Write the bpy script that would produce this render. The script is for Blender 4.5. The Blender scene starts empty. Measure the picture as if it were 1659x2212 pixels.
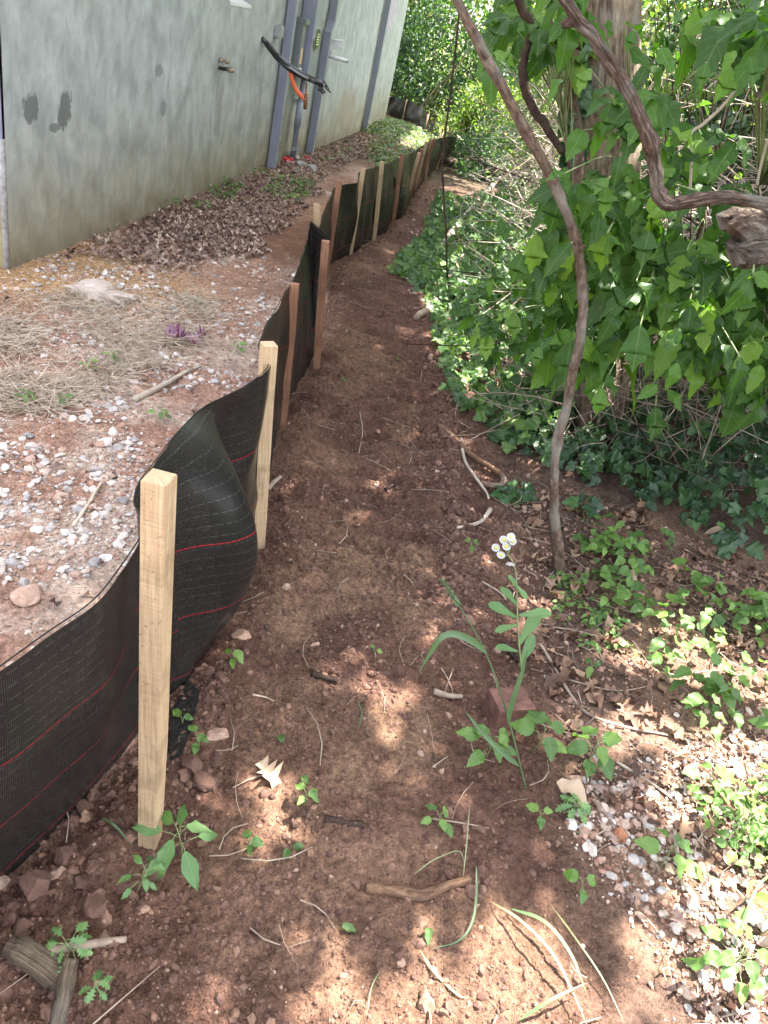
import bpy, math
import numpy as np
from mathutils import Vector, Matrix
R = math.radians
rng = np.random.default_rng(11)
sc = bpy.context.scene

# ------------------------------------------------------------ camera
F, CX, CY = 1659.0, 829.5, 1106.0
ROLL, PITCH = R(14.6), R(31.6)
CAM = np.array([0, 0, 1.5])
fwd = np.array([0, math.cos(PITCH), -math.sin(PITCH)])
_r = np.array([1.0, 0, 0]); _u = np.cross(_r, fwd)
R2 = math.cos(ROLL) * _r + math.sin(ROLL) * _u
U2 = -math.sin(ROLL) * _r + math.cos(ROLL) * _u
cam = bpy.data.cameras.new('camera'); camo = bpy.data.objects.new('camera', cam)
sc.collection.objects.link(camo); sc.camera = camo
cam.sensor_fit = 'HORIZONTAL'; cam.sensor_width = 36; cam.lens = 36
cam.clip_start = 0.02; cam.clip_end = 500
m = Matrix.Identity(4)
for i in range(3):
    m[i][0] = R2[i]; m[i][1] = U2[i]; m[i][2] = -fwd[i]; m[i][3] = CAM[i]
camo.matrix_world = m

# ------------------------------------------------------------ light
SUN = np.array([0.30, 0.24, 0.92]); SUN /= np.linalg.norm(SUN)
w = bpy.data.worlds.new('World'); sc.world = w; w.use_nodes = True
nt = w.node_tree; bg = nt.nodes['Background']
sky = nt.nodes.new('ShaderNodeTexSky'); sky.sky_type = 'NISHITA'; sky.sun_disc = False
sky.sun_elevation = math.asin(SUN[2]); sky.sun_rotation = math.atan2(SUN[0], SUN[1])
sky.air_density = 1.2; sky.dust_density = 2.5
hs = nt.nodes.new('ShaderNodeHueSaturation'); hs.inputs['Saturation'].default_value = .42; nt.links.new(sky.outputs[0], hs.inputs['Color']); nt.links.new(hs.outputs[0], bg.inputs[0]); bg.inputs[1].default_value = 0.15
sl = bpy.data.lights.new('sun', 'SUN'); sl.energy = 5.0; sl.angle = R(0.53); sl.color = (1, .95, .87)
so = bpy.data.objects.new('sun', sl); sc.collection.objects.link(so)
so.rotation_euler = Vector(SUN).to_track_quat('Z', 'Y').to_euler()
sc.view_settings.view_transform = 'Standard'; sc.view_settings.look = 'None'
sc.view_settings.exposure = 3.0; sc.view_settings.gamma = 1
try:
    sc.cycles.max_bounces = 8; sc.cycles.transparent_max_bounces = 12
except Exception: pass

# ------------------------------------------------------------ numpy helpers
def ray(x, y): return ((x - CX) / F) * R2 - ((y - CY) / F) * U2 + fwd
def _h(ix, iy, s):
    a = (ix.astype(np.int64) * 374761393 + iy.astype(np.int64) * 668265263 + s * 1274126177) & 0xffffffff
    a = ((a ^ (a >> 13)) * 1274126177) & 0xffffffff
    return ((a ^ (a >> 16)) & 0xffff) / 65535.0
def vn(x, y, s=0):
    x = np.asarray(x, float); y = np.asarray(y, float)
    ix = np.floor(x); iy = np.floor(y); fx = x - ix; fy = y - iy
    fx = fx * fx * (3 - 2 * fx); fy = fy * fy * (3 - 2 * fy)
    a = _h(ix, iy, s); b = _h(ix + 1, iy, s); c = _h(ix, iy + 1, s); d = _h(ix + 1, iy + 1, s)
    return a + (b - a) * fx + (c - a) * fy + (a - b - c + d) * fx * fy
def fbm(x, y, o=4, s=0):
    v = 0; a = .5; t = 0
    for i in range(o):
        v = v + a * vn(x * 2 ** i + 17 * i, y * 2 ** i - 9 * i, s + i); t += a; a *= .5
    return v / t
def ss(a, b, x): t = np.clip((x - a) / (b - a), 0, 1); return t * t * (3 - 2 * t)
def inpoly(x, y, P):
    x = np.asarray(x, float); y = np.asarray(y, float); r = np.zeros(x.shape, bool); n = len(P)
    for i in range(n):
        x0, y0 = P[i][:2]; x1, y1 = P[(i + 1) % n][:2]
        if y0 == y1: continue
        r ^= ((y0 > y) != (y1 > y)) & (x < (x1 - x0) * (y - y0) / (y1 - y0) + x0)
    return r
FX = np.array([[-.5, -2], [-.58, .5], [-.52, .79], [-.42, 1.15], [-.36, 1.5], [-.36, 2.03], [-.46, 2.5], [-.52, 2.9], [-.56, 3.8], [-.66, 4.6], [-.8, 5.5], [-.72, 6.1], [-.6, 6.9], [-.58, 7.7], [-.6, 10.4], [-.55, 14], [-.5, 60]])
def fence_x(y): return np.interp(y, FX[:, 1], FX[:, 0])
EX = np.array([[.30, -2], [.42, .9], [.40, 1.5], [.30, 2.2], [.22, 2.9], [.15, 3.6], [0, 4.3], [-.12, 5.0], [-.2, 6], [-.25, 8], [-.35, 11], [-.3, 60]])
def edge_x(y): return np.interp(y, EX[:, 1], EX[:, 0])     # right side of the raked path
def ground_h(x, y, fine=True):
    x = np.asarray(x, float); y = np.asarray(y, float)
    fx = fence_x(y); ex = edge_x(y)
    left = ss(0.02, -0.25, x - fx)
    h = .035 * left + .03 * (fbm(x * .9, y * .9, 3, 5) - .5)
    berm = np.exp(-((x - ex) / .07) ** 2) * (.045 * ss(1.9, 2.5, y) * ss(7, 4, y))
    berm2 = np.exp(-((x - fx - .10) / .08) ** 2) * .03
    h = h + berm + berm2 + .04 * ss(.25, .8, x - ex) + .05 * ss(1.2, 3.5, x - ex)
    soil = ss(.03, -.03, fx - x) * ss(.45, .15, x - ex)
    near = np.exp(-(((x + .42) / .2) ** 2 + ((y - .72) / .3) ** 2))
    if fine:
        n1 = fbm(x * 6, y * 6, 3, 21); n2 = fbm(x * 28, y * 28, 3, 33); n3 = 1 - np.abs(2 * fbm(x * 45, y * 45, 2, 44) - 1)
        crumb = ss(.45, .7, fbm(x * 3, y * 3, 2, 71)) * soil
        h = h + (n1 - .5) * (.02 + .02 * soil) + (n2 - .5) * (.014 + .02 * crumb + .04 * near) + (n3 - .7) * .010 + (fbm(x * 75, y * 75, 2, 52) - .5) * .012 * (.4 + crumb)
        # crosswise rake marks on the path
        h = h + soil * .017 * np.sin(y * 38 + 9 * fbm(x * 3, y * 3, 2, 8)) * ss(1.7, 2.3, y) * ss(6, 4, y)
    hill = ss(19, 34, y) * 1.2 + ss(3, 14, x) * 1.5
    return h + hill
def G(px, py, dz=0.0):
    d = ray(px, py); z = 0.0
    for _ in range(12):
        t = (z - CAM[2]) / d[2]; p = CAM + d * t
        z = .5 * z + .5 * float(ground_h(p[0], p[1]))
    p[2] += dz; return p
def PY(px, py, y): d = ray(px, py); return CAM + d * (y / d[1])
def poly(pts): return [tuple(G(*p)[:2]) for p in pts]
def sample_poly(P, n, dens=None):
    P = np.array(P); lo = P.min(0); hi = P.max(0); X = []; c = 0
    while c < n:
        q = rng.uniform(lo, hi, (n * 3, 2)); k = inpoly(q[:, 0], q[:, 1], P)
        if dens is not None: k &= rng.random(len(q)) < dens(q[:, 0], q[:, 1])
        q = q[k]; X.append(q); c += len(q)
        if c == 0 and len(X) > 30: break
    return np.concatenate(X)[:n]
def cr(P, n):
    P = np.array(P, float); P = np.vstack([2 * P[0] - P[1], P, 2 * P[-1] - P[-2]])
    k = len(P) - 3; t = np.linspace(0, k - 1e-6, n); i = t.astype(int); f = (t - i)[:, None]
    a, b, c, d = P[i], P[i + 1], P[i + 2], P[i + 3]
    return .5 * (2 * b + (c - a) * f + (2 * a - 5 * b + 4 * c - d) * f ** 2 + (3 * b - a - 3 * c + d) * f ** 3)

# ------------------------------------------------------------ object helpers
def tag(o, label=None, cat=None, group=None, kind=None):
    if label: o['label'] = label
    if cat: o['category'] = cat
    if group: o['group'] = group
    if kind: o['kind'] = kind
    return o
def empty(name, loc=(0, 0, 0), label=None, cat=None, group=None):
    o = bpy.data.objects.new(name, None); sc.collection.objects.link(o)
    o.location = loc; o.empty_display_size = .05
    return tag(o, label, cat, group)
def build(name, V, FA, mat, parent=None, rnd=None, uv=None, smooth=True, mats=None, midx=None, col=None):
    """V verts (world), FA list of faces or ndarray; children are stored relative to their parent Empty"""
    V = np.asarray(V, float)
    if parent is not None:
        L = np.zeros(3); p = parent
        while p is not None: L += np.array(p.location); p = p.parent
        V = V - L
    else:
        L = np.array([V[:, 0].mean(), V[:, 1].mean(), V[:, 2].min()]); V = V - L
    me = bpy.data.meshes.new(name)
    if isinstance(FA, np.ndarray):
        k = FA.shape[1]; nf = len(FA); fl = FA.ravel(); ls = np.arange(nf) * k; lt = np.full(nf, k)
    else:
        lt = np.array([len(f) for f in FA]); fl = np.concatenate([np.asarray(f) for f in FA]); nf = len(FA); ls = np.concatenate([[0], np.cumsum(lt)[:-1]])
    me.vertices.add(len(V)); me.vertices.foreach_set('co', V.astype(np.float32).ravel())
    me.loops.add(len(fl)); me.loops.foreach_set('vertex_index', fl.astype(np.int32))
    me.polygons.add(nf); me.polygons.foreach_set('loop_start', ls.astype(np.int32)); me.polygons.foreach_set('loop_total', lt.astype(np.int32))
    me.polygons.foreach_set('use_smooth', np.full(nf, smooth))
    if rnd is not None:
        a = me.attributes.new('rnd', 'FLOAT', 'FACE'); a.data.foreach_set('value', np.asarray(rnd, np.float32))
    if col is not None:
        a = me.attributes.new('tint', 'FLOAT_COLOR', 'POINT'); a.data.foreach_set('color', np.concatenate([col, np.ones((len(col), 1))], 1).astype(np.float32).ravel())
    if uv is not None:
        u = me.uv_layers.new(name='UVMap'); u.data.foreach_set('uv', np.asarray(uv, np.float32)[fl].ravel())
    for mm in (mats or [mat]): me.materials.append(mm)
    if midx is not None: me.polygons.foreach_set('material_index', np.asarray(midx, np.int32))
    me.update(calc_edges=True); me.validate()
    o = bpy.data.objects.new(name, me); sc.collection.objects.link(o)
    if parent is not None: o.parent = parent
    else: o.location = L
    return o
class MB:
    """accumulates pieces into one mesh"""
    def __init__(s): s.V = []; s.F = []; s.R = []; s.U = []; s.n = 0
    def add(s, V, FA, rnd=0.5, uv=None):
        V = np.asarray(V, float); s.V.append(V)
        s.F += [[i + s.n for i in f] for f in (FA.tolist() if isinstance(FA, np.ndarray) else FA)]
        s.R += [rnd] * len(FA); s.U.append(np.zeros((len(V), 2)) if uv is None else np.asarray(uv, float)); s.n += len(V)
        return s
    def build(s, name, mat, parent=None, smooth=True, **k):
        return build(name, np.concatenate(s.V), s.F, mat, parent, rnd=s.R, uv=np.concatenate(s.U), smooth=smooth, **k)
def tube(P, rad, n=8, rough=0, seed=0, cap=True, flat=1.0, ridges=0):
    P = np.asarray(P, float); k = len(P); rad = np.broadcast_to(np.asarray(rad, float), (k,))
    T = np.gradient(P, axis=0); T /= np.linalg.norm(T, axis=1)[:, None] + 1e-9
    ref = np.array([0, 0, 1.0]) if abs(T[0][2]) < .9 else np.array([0, 1.0, 0])
    A = np.cross(T[0], ref); A /= np.linalg.norm(A); V = []; U = []
    s = np.concatenate([[0], np.cumsum(np.linalg.norm(np.diff(P, axis=0), axis=1))])
    for i in range(k):
        A = A - T[i] * (A @ T[i]); A /= np.linalg.norm(A) + 1e-9; B = np.cross(T[i], A)
        th = np.arange(n) * 2 * math.pi / n
        r = rad[i] * (1 + rough * (2 * vn(np.cos(th) * 1.7 + seed * 7.3 + 50, np.sin(th) * 1.7 + s[i] / max(rad.mean(), 1e-4) * .35 + 50, seed) - 1))
        if ridges: r = r * (1 + .09 * np.sin(th * ridges + s[i] * 6 + 2 * vn(s[i] * 9, th, seed)))
        V.append(P[i] + A * (r * np.cos(th))[:, None] + B * (r * np.sin(th) * flat)[:, None])
        U.append(np.stack([th / (2 * math.pi), np.full(n, s[i])], 1))
    V = np.concatenate(V); U = np.concatenate(U)
    i = np.arange(k - 1)[:, None] * n; j = np.arange(n)[None]; j2 = (j + 1) % n
    FA = np.stack([i + j, i + j2, i + n + j2, i + n + j], -1).reshape(-1, 4).tolist()
    if cap: FA += [list(range(n))[::-1], list(range((k - 1) * n, k * n))]
    return V, FA, U
def box(c, ax, ay, az):
    """c = corner, three edge vectors"""
    c = np.asarray(c, float); ax, ay, az = map(lambda v: np.asarray(v, float), (ax, ay, az))
    V = np.array([c + a * ax + b * ay + d * az for d in (0, 1) for b in (0, 1) for a in (0, 1)])
    FA = [[0, 2, 3, 1], [4, 5, 7, 6], [0, 1, 5, 4], [2, 6, 7, 3], [0, 4, 6, 2], [1, 3, 7, 5]]
    if np.dot(np.cross(ax, ay), az) < 0: FA = [f[::-1] for f in FA]
    return V, FA
def bevelled(o, wd=.002, seg=2):
    b = o.modifiers.new('bevel', 'BEVEL'); b.width = wd; b.segments = seg; b.limit_method = 'ANGLE'; return o
def frames(D, N):
    """matrices with Y along D (tip), Z near N"""
    D = D / (np.linalg.norm(D, axis=1)[:, None] + 1e-9); N = N - D * (N * D).sum(1)[:, None]
    N = N / (np.linalg.norm(N, axis=1)[:, None] + 1e-9); X = np.cross(D, N)
    return np.stack([X, D, N], -1)
def rotz_rand(n, tilt=.3):
    a = rng.uniform(0, 2 * math.pi, n)
    D = np.stack([np.cos(a), np.sin(a), rng.normal(0, tilt, n)], 1)
    N = np.stack([rng.normal(0, tilt, n), rng.normal(0, tilt, n), np.ones(n)], 1)
    return frames(D, N)
def randrot(n): return frames(rng.normal(size=(n, 3)), rng.normal(size=(n, 3)))
def scatter(name, bases, pos, M, scale, mat, parent=None, rnd=None, smooth=True, uvs=True, noflat=None):
    """many copies of small base shapes as ONE mesh. bases = list of (V, F, UV) sharing one face size"""
    n = len(pos); pos = np.asarray(pos); scale = np.asarray(scale, float)
    if scale.ndim == 1: scale = np.repeat(scale[:, None], 3, 1)
    which = rng.integers(0, len(bases), n); rnd = rng.random(n) if rnd is None else rnd
    Vs = []; Fs = []; Rs = []; Us = []; off = 0
    for b, (V, Fa, U) in enumerate(bases):
        k = np.where(which == b)[0]
        if not len(k): continue
        L = V[None] * scale[k][:, None, :]
        Wd = np.einsum('nij,nvj->nvi', M[k], L) + pos[k][:, None, :]
        Vs.append(Wd.reshape(-1, 3)); nv = len(V)
        ff = Fa[None] + (np.arange(len(k)) * nv)[:, None, None] + off
        Fs.append(ff.reshape(-1, Fa.shape[1])); off += nv * len(k)
        Rs.append(np.repeat(rnd[k], len(Fa))); Us.append(np.tile(U, (len(k), 1)))
    return build(name, np.concatenate(Vs), np.concatenate(Fs), mat, parent, rnd=np.concatenate(Rs), uv=np.concatenate(Us), smooth=smooth)
def ico(sub=1):
    t = (1 + 5 ** .5) / 2
    V = np.array([[-1, t, 0], [1, t, 0], [-1, -t, 0], [1, -t, 0], [0, -1, t], [0, 1, t], [0, -1, -t], [0, 1, -t], [t, 0, -1], [t, 0, 1], [-t, 0, -1], [-t, 0, 1]], float)
    V /= np.linalg.norm(V[0]); V = V.tolist()
    Fc = [[0, 11, 5], [0, 5, 1], [0, 1, 7], [0, 7, 10], [0, 10, 11], [1, 5, 9], [5, 11, 4], [11, 10, 2], [10, 7, 6], [7, 1, 8], [3, 9, 4], [3, 4, 2], [3, 2, 6], [3, 6, 8], [3, 8, 9], [4, 9, 5], [2, 4, 11], [6, 2, 10], [8, 6, 7], [9, 8, 1]]
    for _ in range(sub):
        c = {}; N = []
        def mid(a, b):
            k = (min(a, b), max(a, b))
            if k not in c:
                q = (np.array(V[a]) + np.array(V[b])) / 2; V.append((q / np.linalg.norm(q)).tolist()); c[k] = len(V) - 1
            return c[k]
        for a, b, d in Fc:
            ab, bd, da = mid(a, b), mid(b, d), mid(d, a); N += [[a, ab, da], [b, bd, ab], [d, da, bd], [ab, bd, da]]
        Fc = N
    return np.array(V), np.array(Fc)
def lump(sub, rough, seed, sq=(1, 1, 1), chop=0):
    V, Fa = ico(sub); r = np.random.default_rng(seed)
    for _ in range(chop):
        d = r.normal(size=3); d /= np.linalg.norm(d); c = r.uniform(.45, .85); k = V @ d; V = V - d * np.clip(k - c, 0, None)[:, None]
    V = V * (1 + r.normal(0, rough, (len(V), 1))); V = V * np.array(sq)
    return V, Fa, np.stack([np.arctan2(V[:, 1], V[:, 0]), V[:, 2]], 1)
LUMPS = [lump(0, .14, i, (1, .85, .7)) for i in range(6)]
LUMPS1 = [lump(1, .16, i + 10, (1, .8, .62), 2) for i in range(8)]
STONES = [lump(1, .05, i + 40, (1, .75 + .04 * i, .5 + .04 * (i % 3)), 6) for i in range(8)]

# leaves: tip at +Y, base at origin, normal +Z; triangles
def leaf_shape(half, fold=.25, droop=.15, wave=0., seed=0, curl=0.):
    """half = [(x,y)...] outline of the right half from base to tip (unit length)"""
    r = np.random.default_rng(seed); half = np.array(half, float); n = len(half)
    yy = half[:, 1]; mid = np.stack([np.zeros(n), yy], 1)
    def z(x, y): return fold * np.abs(x) - droop * y * y + wave * np.sin(y * 11 + seed) * np.abs(x) * 2 + curl * x * x * 4
    V = []; 
    for P in (mid, half, half * [-1, 1]): V += [[p[0], p[1], z(p[0], p[1])] for p in P]
    V = np.array(V); V[:, 2] += r.normal(0, .008, len(V)) * (wave > 0)
    Fs = []
    for i in range(n - 1):
        for o, s in ((n, 1), (2 * n, -1)):
            q = [[i, o + i, o + i + 1], [i, o + i + 1, i + 1]]
            Fs += q if s > 0 else [f[::-1] for f in q]
    U = np.stack([V[:, 0], V[:, 1]], 1)
    return V, np.array(Fs), U
ASH = [(0, 0), (.07, .05), (.17, .15), (.24, .28), (.27, .38), (.235, .46), (.27, .53), (.195, .60), (.215, .68), (.125, .77), (.12, .83), (.045, .91), (0, 1)]
ASHLOBE = [(0, 0), (.09, .06), (.2, .2), (.27, .36), (.31, .48), (.38, .62), (.25, .58), (.22, .66), (.22, .77), (.12, .79), (.08, .88), (.03, .94), (0, 1)]
SEED = [(0, 0), (.16, .02), (.27, .12), (.33, .26), (.31, .36), (.34, .42), (.28, .52), (.29, .58), (.20, .68), (.20, .74), (.10, .84), (.09, .89), (0, 1)]
OVAL = [(0, 0), (.12, .08), (.22, .25), (.26, .45), (.22, .65), (.12, .85), (0, 1)]
SMALL = [(0, 0), (.2, .3), (.2, .6), (0, 1)]
IVY = [(0, .08), (.22, -.06), (.42, .02), (.34, .2), (.56, .42), (.36, .48), (.28, .52), (.22, .74), (.08, .92), (0, 1)]
GRAPE = [(0, .06), (.2, -.08), (.42, .04), (.5, .2), (.44, .26), (.56, .42), (.46, .5), (.44, .62), (.32, .64), (.24, .8), (.14, .84), (0, 1)]
LANCE = [(0, 0), (.05, .1), (.07, .3), (.13, .5), (.15, .65), (.12, .8), (.05, .93), (0, 1)]
OAK = [(0, 0), (.06, .1), (.22, .18), (.1, .3), (.34, .42), (.14, .52), (.36, .7), (.14, .72), (.16, .88), (0, 1)]
def leafset(out, k=4, fold=.25, droop=.25, wave=.1, curl=0.):
    return [leaf_shape(out, fold * (.6 + .3 * i), droop * (.4 + .4 * i), wave, i, curl) for i in range(k)]

# ------------------------------------------------------------ materials
class N:
    def __init__(s, name):
        s.m = bpy.data.materials.new(name); s.m.use_nodes = True; s.t = s.m.node_tree; s.t.nodes.clear()
        s.out = s.t.nodes.new('ShaderNodeOutputMaterial')
    def n(s, ty, **k):
        o = s.t.nodes.new('ShaderNode' + ty)
        for a, b in k.items():
            if a.startswith('i_'):
                key = a[2:]; key = int(key) if key.isdigit() else key.replace('_', ' ')
                o.inputs[key].default_value = b
            else: setattr(o, a, b)
        return o
    def l(s, a, b, ao=0, bi=0):
        s.t.links.new(a.outputs[ao] if not isinstance(a, bpy.types.NodeSocket) else a, b.inputs[bi] if not isinstance(b, bpy.types.NodeSocket) else b)
    def noise(s, vec, scale, detail=4, rough=.55, dist=0):
        o = s.n('TexNoise'); o.inputs['Scale'].default_value = scale; o.inputs['Detail'].default_value = detail
        o.inputs['Roughness'].default_value = rough; o.inputs['Distortion'].default_value = dist
        if vec is not None: s.t.links.new(vec, o.inputs['Vector'])
        return o.outputs['Fac']
    def ramp(s, fac, stops, interp='LINEAR'):
        o = s.n('ValToRGB'); cr_ = o.color_ramp; cr_.interpolation = interp
        while len(cr_.elements) < len(stops): cr_.elements.new(.5)
        for e, (p, c) in zip(cr_.elements, stops): e.position = p; e.color = (*c, 1) if len(c) == 3 else c
        s.t.links.new(fac, o.inputs[0]); return o.outputs[0]
    def mix(s, fac, a, b, mode='MIX'):
        o = s.n('Mix', data_type='RGBA', blend_type=mode)
        for v, i in ((fac, 0), (a, 6), (b, 7)):
            if isinstance(v, bpy.types.NodeSocket): s.t.links.new(v, o.inputs[i])
            else: o.inputs[i].default_value = v if i == 0 else ((*v, 1) if len(v) == 3 else v)
        return o.outputs[2]
    def math(s, op, a, b=0, c=0, clamp=False):
        o = s.n('Math', operation=op, use_clamp=clamp)
        for i, v in enumerate((a, b, c)):
            if isinstance(v, bpy.types.NodeSocket): s.t.links.new(v, o.inputs[i])
            else: o.inputs[i].default_value = v
        return o.outputs[0]
    def coord(s, which='Object'): return s.n('TexCoord').outputs[which]
    def attr(s, nm, out='Fac'): return s.n('Attribute', attribute_name=nm).outputs[out]
    def mapping(s, vec, scale):
        o = s.n('Mapping'); o.inputs['Scale'].default_value = scale; s.t.links.new(vec, o.inputs[0]); return o.outputs[0]
    def bump(s, h, strength, dist, prev=None):
        o = s.n('Bump'); o.inputs['Strength'].default_value = strength; o.inputs['Distance'].default_value = dist
        s.t.links.new(h, o.inputs['Height'])
        if prev is not None: s.t.links.new(prev, o.inputs['Normal'])
        return o.outputs[0]
    def pbr(s, col, rough=.8, normal=None, spec=.5, metal=0, link=True):
        p = s.n('BsdfPrincipled')
        for v, k in ((col, 'Base Color'), (rough, 'Roughness')):
            if isinstance(v, bpy.types.NodeSocket): s.t.links.new(v, p.inputs[k])
            else: p.inputs[k].default_value = (*v, 1) if k == 'Base Color' else v
        p.inputs['Specular IOR Level'].default_value = spec; p.inputs['Metallic'].default_value = metal
        if normal is not None: s.t.links.new(normal, p.inputs['Normal'])
        if link: s.t.links.new(p.outputs[0], s.out.inputs[0])
        return p
def simple(name, stops, scale=20, rough=.8, bump=.3, bd=.005, bs=60, spec=.5, metal=0, dist=0, stretch=None, useuv=False):
    n = N(name); v = n.coord('UV' if useuv else 'Object')
    if stretch: v = n.mapping(v, stretch)
    f = n.noise(v, scale, 5, .6, dist); c = n.ramp(f, stops)
    b = n.bump(n.noise(v, bs, 4, .6), bump, bd) if bump else None
    n.pbr(c, rough, b, spec, metal); return n.m
def leaf_mat(name, stops, trans=.35, rough=.42, veins=0., tcol=None, spec=.5, spots=True):
    n = N(name); r = n.attr('rnd'); c = n.ramp(r, stops)
    o = n.coord('Object'); f = n.noise(o, 30, 3)
    c = n.mix(n.math('MULTIPLY', f, .3), c, (.5, .5, .5), 'SOFT_LIGHT') if spots else c
    b = None
    if veins:
        sx = n.n('SeparateXYZ'); n.l(n.coord('UV'), sx); X = n.math('ABSOLUTE', sx.outputs[0]); Y = sx.outputs[1]
        mid = n.math('SUBTRACT', 1, n.math('MULTIPLY', X, 60), clamp=True)
        q = n.math('SUBTRACT', Y, n.math('MULTIPLY', X, .9)); q = n.math('FRACT', n.math('MULTIPLY', q, 9))
        q = n.math('ABSOLUTE', n.math('SUBTRACT', q, .5)); side = n.math('SUBTRACT', 1, n.math('MULTIPLY', q, 14), clamp=True)
        vv = n.math('MAXIMUM', mid, n.math('MULTIPLY', side, .55))
        c = n.mix(n.math('MULTIPLY', vv, veins), c, (.24, .36, .11))
        b = n.bump(n.math('ADD', vv, n.math('MULTIPLY', f, .4)), .3, .002)
    p = n.pbr(c, rough, b, spec, link=False)
    t = n.n('BsdfTranslucent'); 
    tc = n.mix(1.0, c, tcol or (1.6, 1.9, .6), 'MULTIPLY'); n.l(tc, t, 0, 0)
    mx = n.n('MixShader'); mx.inputs[0].default_value = trans
    n.l(p, mx, 0, 1); n.l(t, mx, 0, 2); n.l(mx, n.out); return n.m
def rocky(name, stops, rough=.85, scale=25, bump=.6):
    n = N(name); r = n.attr('rnd'); c = n.ramp(r, stops, 'LINEAR'); o = n.coord('Object')
    f = n.noise(o, scale, 6, .65); f2 = n.noise(o, scale * 5, 3, .7)
    c = n.mix(1.0, c, n.ramp(f, [(.3, (.62, .60, .58)), (.7, (1.25, 1.25, 1.25))]), 'MULTIPLY')
    c = n.mix(n.math('MULTIPLY', n.ramp(f2, [(.55, (0, 0, 0)), (.7, (1, 1, 1))]), .35), c, (.17, .09, .06))
    n.pbr(c, rough, n.bump(f2, bump, .004), .3); return n.m
MT = {}
# soil: base albedo comes from a vertex tint (kind of soil there), fine grain from noise
n = N('soil'); o = n.coord('Object'); tint = n.attr('tint', 'Color')
g1 = n.noise(o, 9, 6, .65); g2 = n.noise(o, 55, 5, .7); g3 = n.noise(o, 260, 3, .7)
c = n.mix(1.0, tint, n.ramp(g1, [(.3, (.70, .66, .64)), (.7, (1.28, 1.28, 1.26))]), 'MULTIPLY')
c = n.mix(1.0, c, n.ramp(g2, [(.32, (.5, .47, .46)), (.5, (1, 1, 1)), (.68, (1.5, 1.45, 1.4))]), 'MULTIPLY')
vo = n.n('TexVoronoi'); vo.inputs['Scale'].default_value = 130; n.t.links.new(o, vo.inputs['Vector'])
b = n.bump(n.noise(o, 40, 6, .7), 1, .03); b = n.bump(vo.outputs[0], .7, .010, b); b = n.bump(g3, .7, .005, b)
n.pbr(c, .92, b, .15); MT['soil'] = n.m
MT['crumb'] = rocky('soil_crumb', [(0, (.075, .040, .030)), (.5, (.115, .062, .046)), (.85, (.16, .09, .065)), (.97, (.24, .14, .095)), (1, (.34, .24, .18))], .95, 60)
MT['stone'] = rocky('pale_gravel', [(0, (.25, .225, .22)), (.2, (.42, .375, .35)), (.42, (.58, .50, .45)), (.6, (.38, .27, .21)), (.8, (.30, .155, .105)), (.93, (.46, .38, .32)), (1, (.64, .60, .56))], .8, 40)
MT['brick'] = rocky('red_brick', [(0, (.075, .038, .030)), (1, (.17, .08, .06))], .9, 30)
MT['clay'] = rocky('orange_clay', [(0, (.34, .13, .07)), (1, (.42, .2, .11))], .9, 30)
MT['dry'] = leaf_mat('dry_leaf', [(0, (.085, .05, .045)), (.35, (.20, .125, .10)), (.6, (.29, .19, .15)), (.85, (.38, .27, .21)), (1, (.50, .40, .33))], .12, .6, 0, (1.3, 1, .7))
MT['drytan'] = leaf_mat('tan_leaf', [(0, (.30, .19, .11)), (1, (.46, .34, .24))], .12, .6, .3, (1.2, 1, .7))
MT['straw'] = simple('straw', [(.3, (.27, .195, .135)), (.7, (.56, .46, .35))], 30, .7, .2)
MT['twig'] = simple('twig_bark', [(.3, (.16, .11, .08)), (.7, (.36, .28, .21))], 20, .85, .4)
MT['twigpale'] = simple('pale_dead_twig', [(.3, (.24, .185, .14)), (.7, (.46, .38, .30))], 14, .85, .3)
MT['dark'] = simple('dark_bark', [(.3, (.022, .014, .011)), (.7, (.065, .042, .032))], 30, .95, .8, .01, spec=.12)
MT['dry2'] = leaf_mat('brown_leaf', [(0, (.07, .04, .03)), (.5, (.17, .095, .06)), (.85, (.27, .165, .105)), (1, (.36, .25, .17))], .12, .65, 0, (1.3, 1, .7), spec=.25)
def bark(name, a, b_, c_, su, sv, bd=.012, st=.9):
    n = N(name); o = n.coord('UV'); mp = n.mapping(o, (su, sv, 1)); oo = n.coord('Object')
    f = n.noise(mp, 1, 6, .65, .4); f2 = n.noise(oo, 45, 5, .65); f3 = n.noise(oo, 7, 3)
    col = n.ramp(f, [(.34, a), (.52, b_), (.7, c_)]); col = n.mix(1.0, col, n.ramp(f2, [(.3, (.7, .7, .7)), (.7, (1.25, 1.25, 1.2))]), 'MULTIPLY')
    col = n.mix(n.math('MULTIPLY', n.ramp(f3, [(.5, (0, 0, 0)), (.65, (1, 1, 1))]), .35), col, (.30, .29, .25))
    bb = n.bump(f, st, bd); bb = n.bump(f2, .5, .004, bb); n.pbr(col, .9, bb, .2); return n.m
MT['vinebark'] = bark('vine_bark', (.03, .02, .015), (.10, .066, .05), (.24, .18, .14), 16, 34, .014, 1)
MT['smoothbark'] = bark('sapling_bark', (.05, .032, .023), (.105, .069, .05), (.19, .135, .10), 7, 28, .008, 1)
MT['treebark'] = bark('tree_bark', (.055, .038, .027), (.23, .165, .115), (.38, .30, .215), 50, 6, .03, 1)
MT['logbark'] = bark('log_bark', (.018, .012, .009), (.065, .042, .031), (.20, .16, .13), 14, 30, .02, 1)
MT['root'] = bark('root_bark', (.07, .035, .022), (.145, .08, .05), (.22, .135, .085), 7, 30, .005, .7)
MT['ash'] = leaf_mat('ash_leaf', [(0, (.026, .066, .011)), (.5, (.045, .105, .016)), (.85, (.075, .155, .021)), (1, (.15, .25, .03))], .46, .45, .35, spec=.28)
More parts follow.
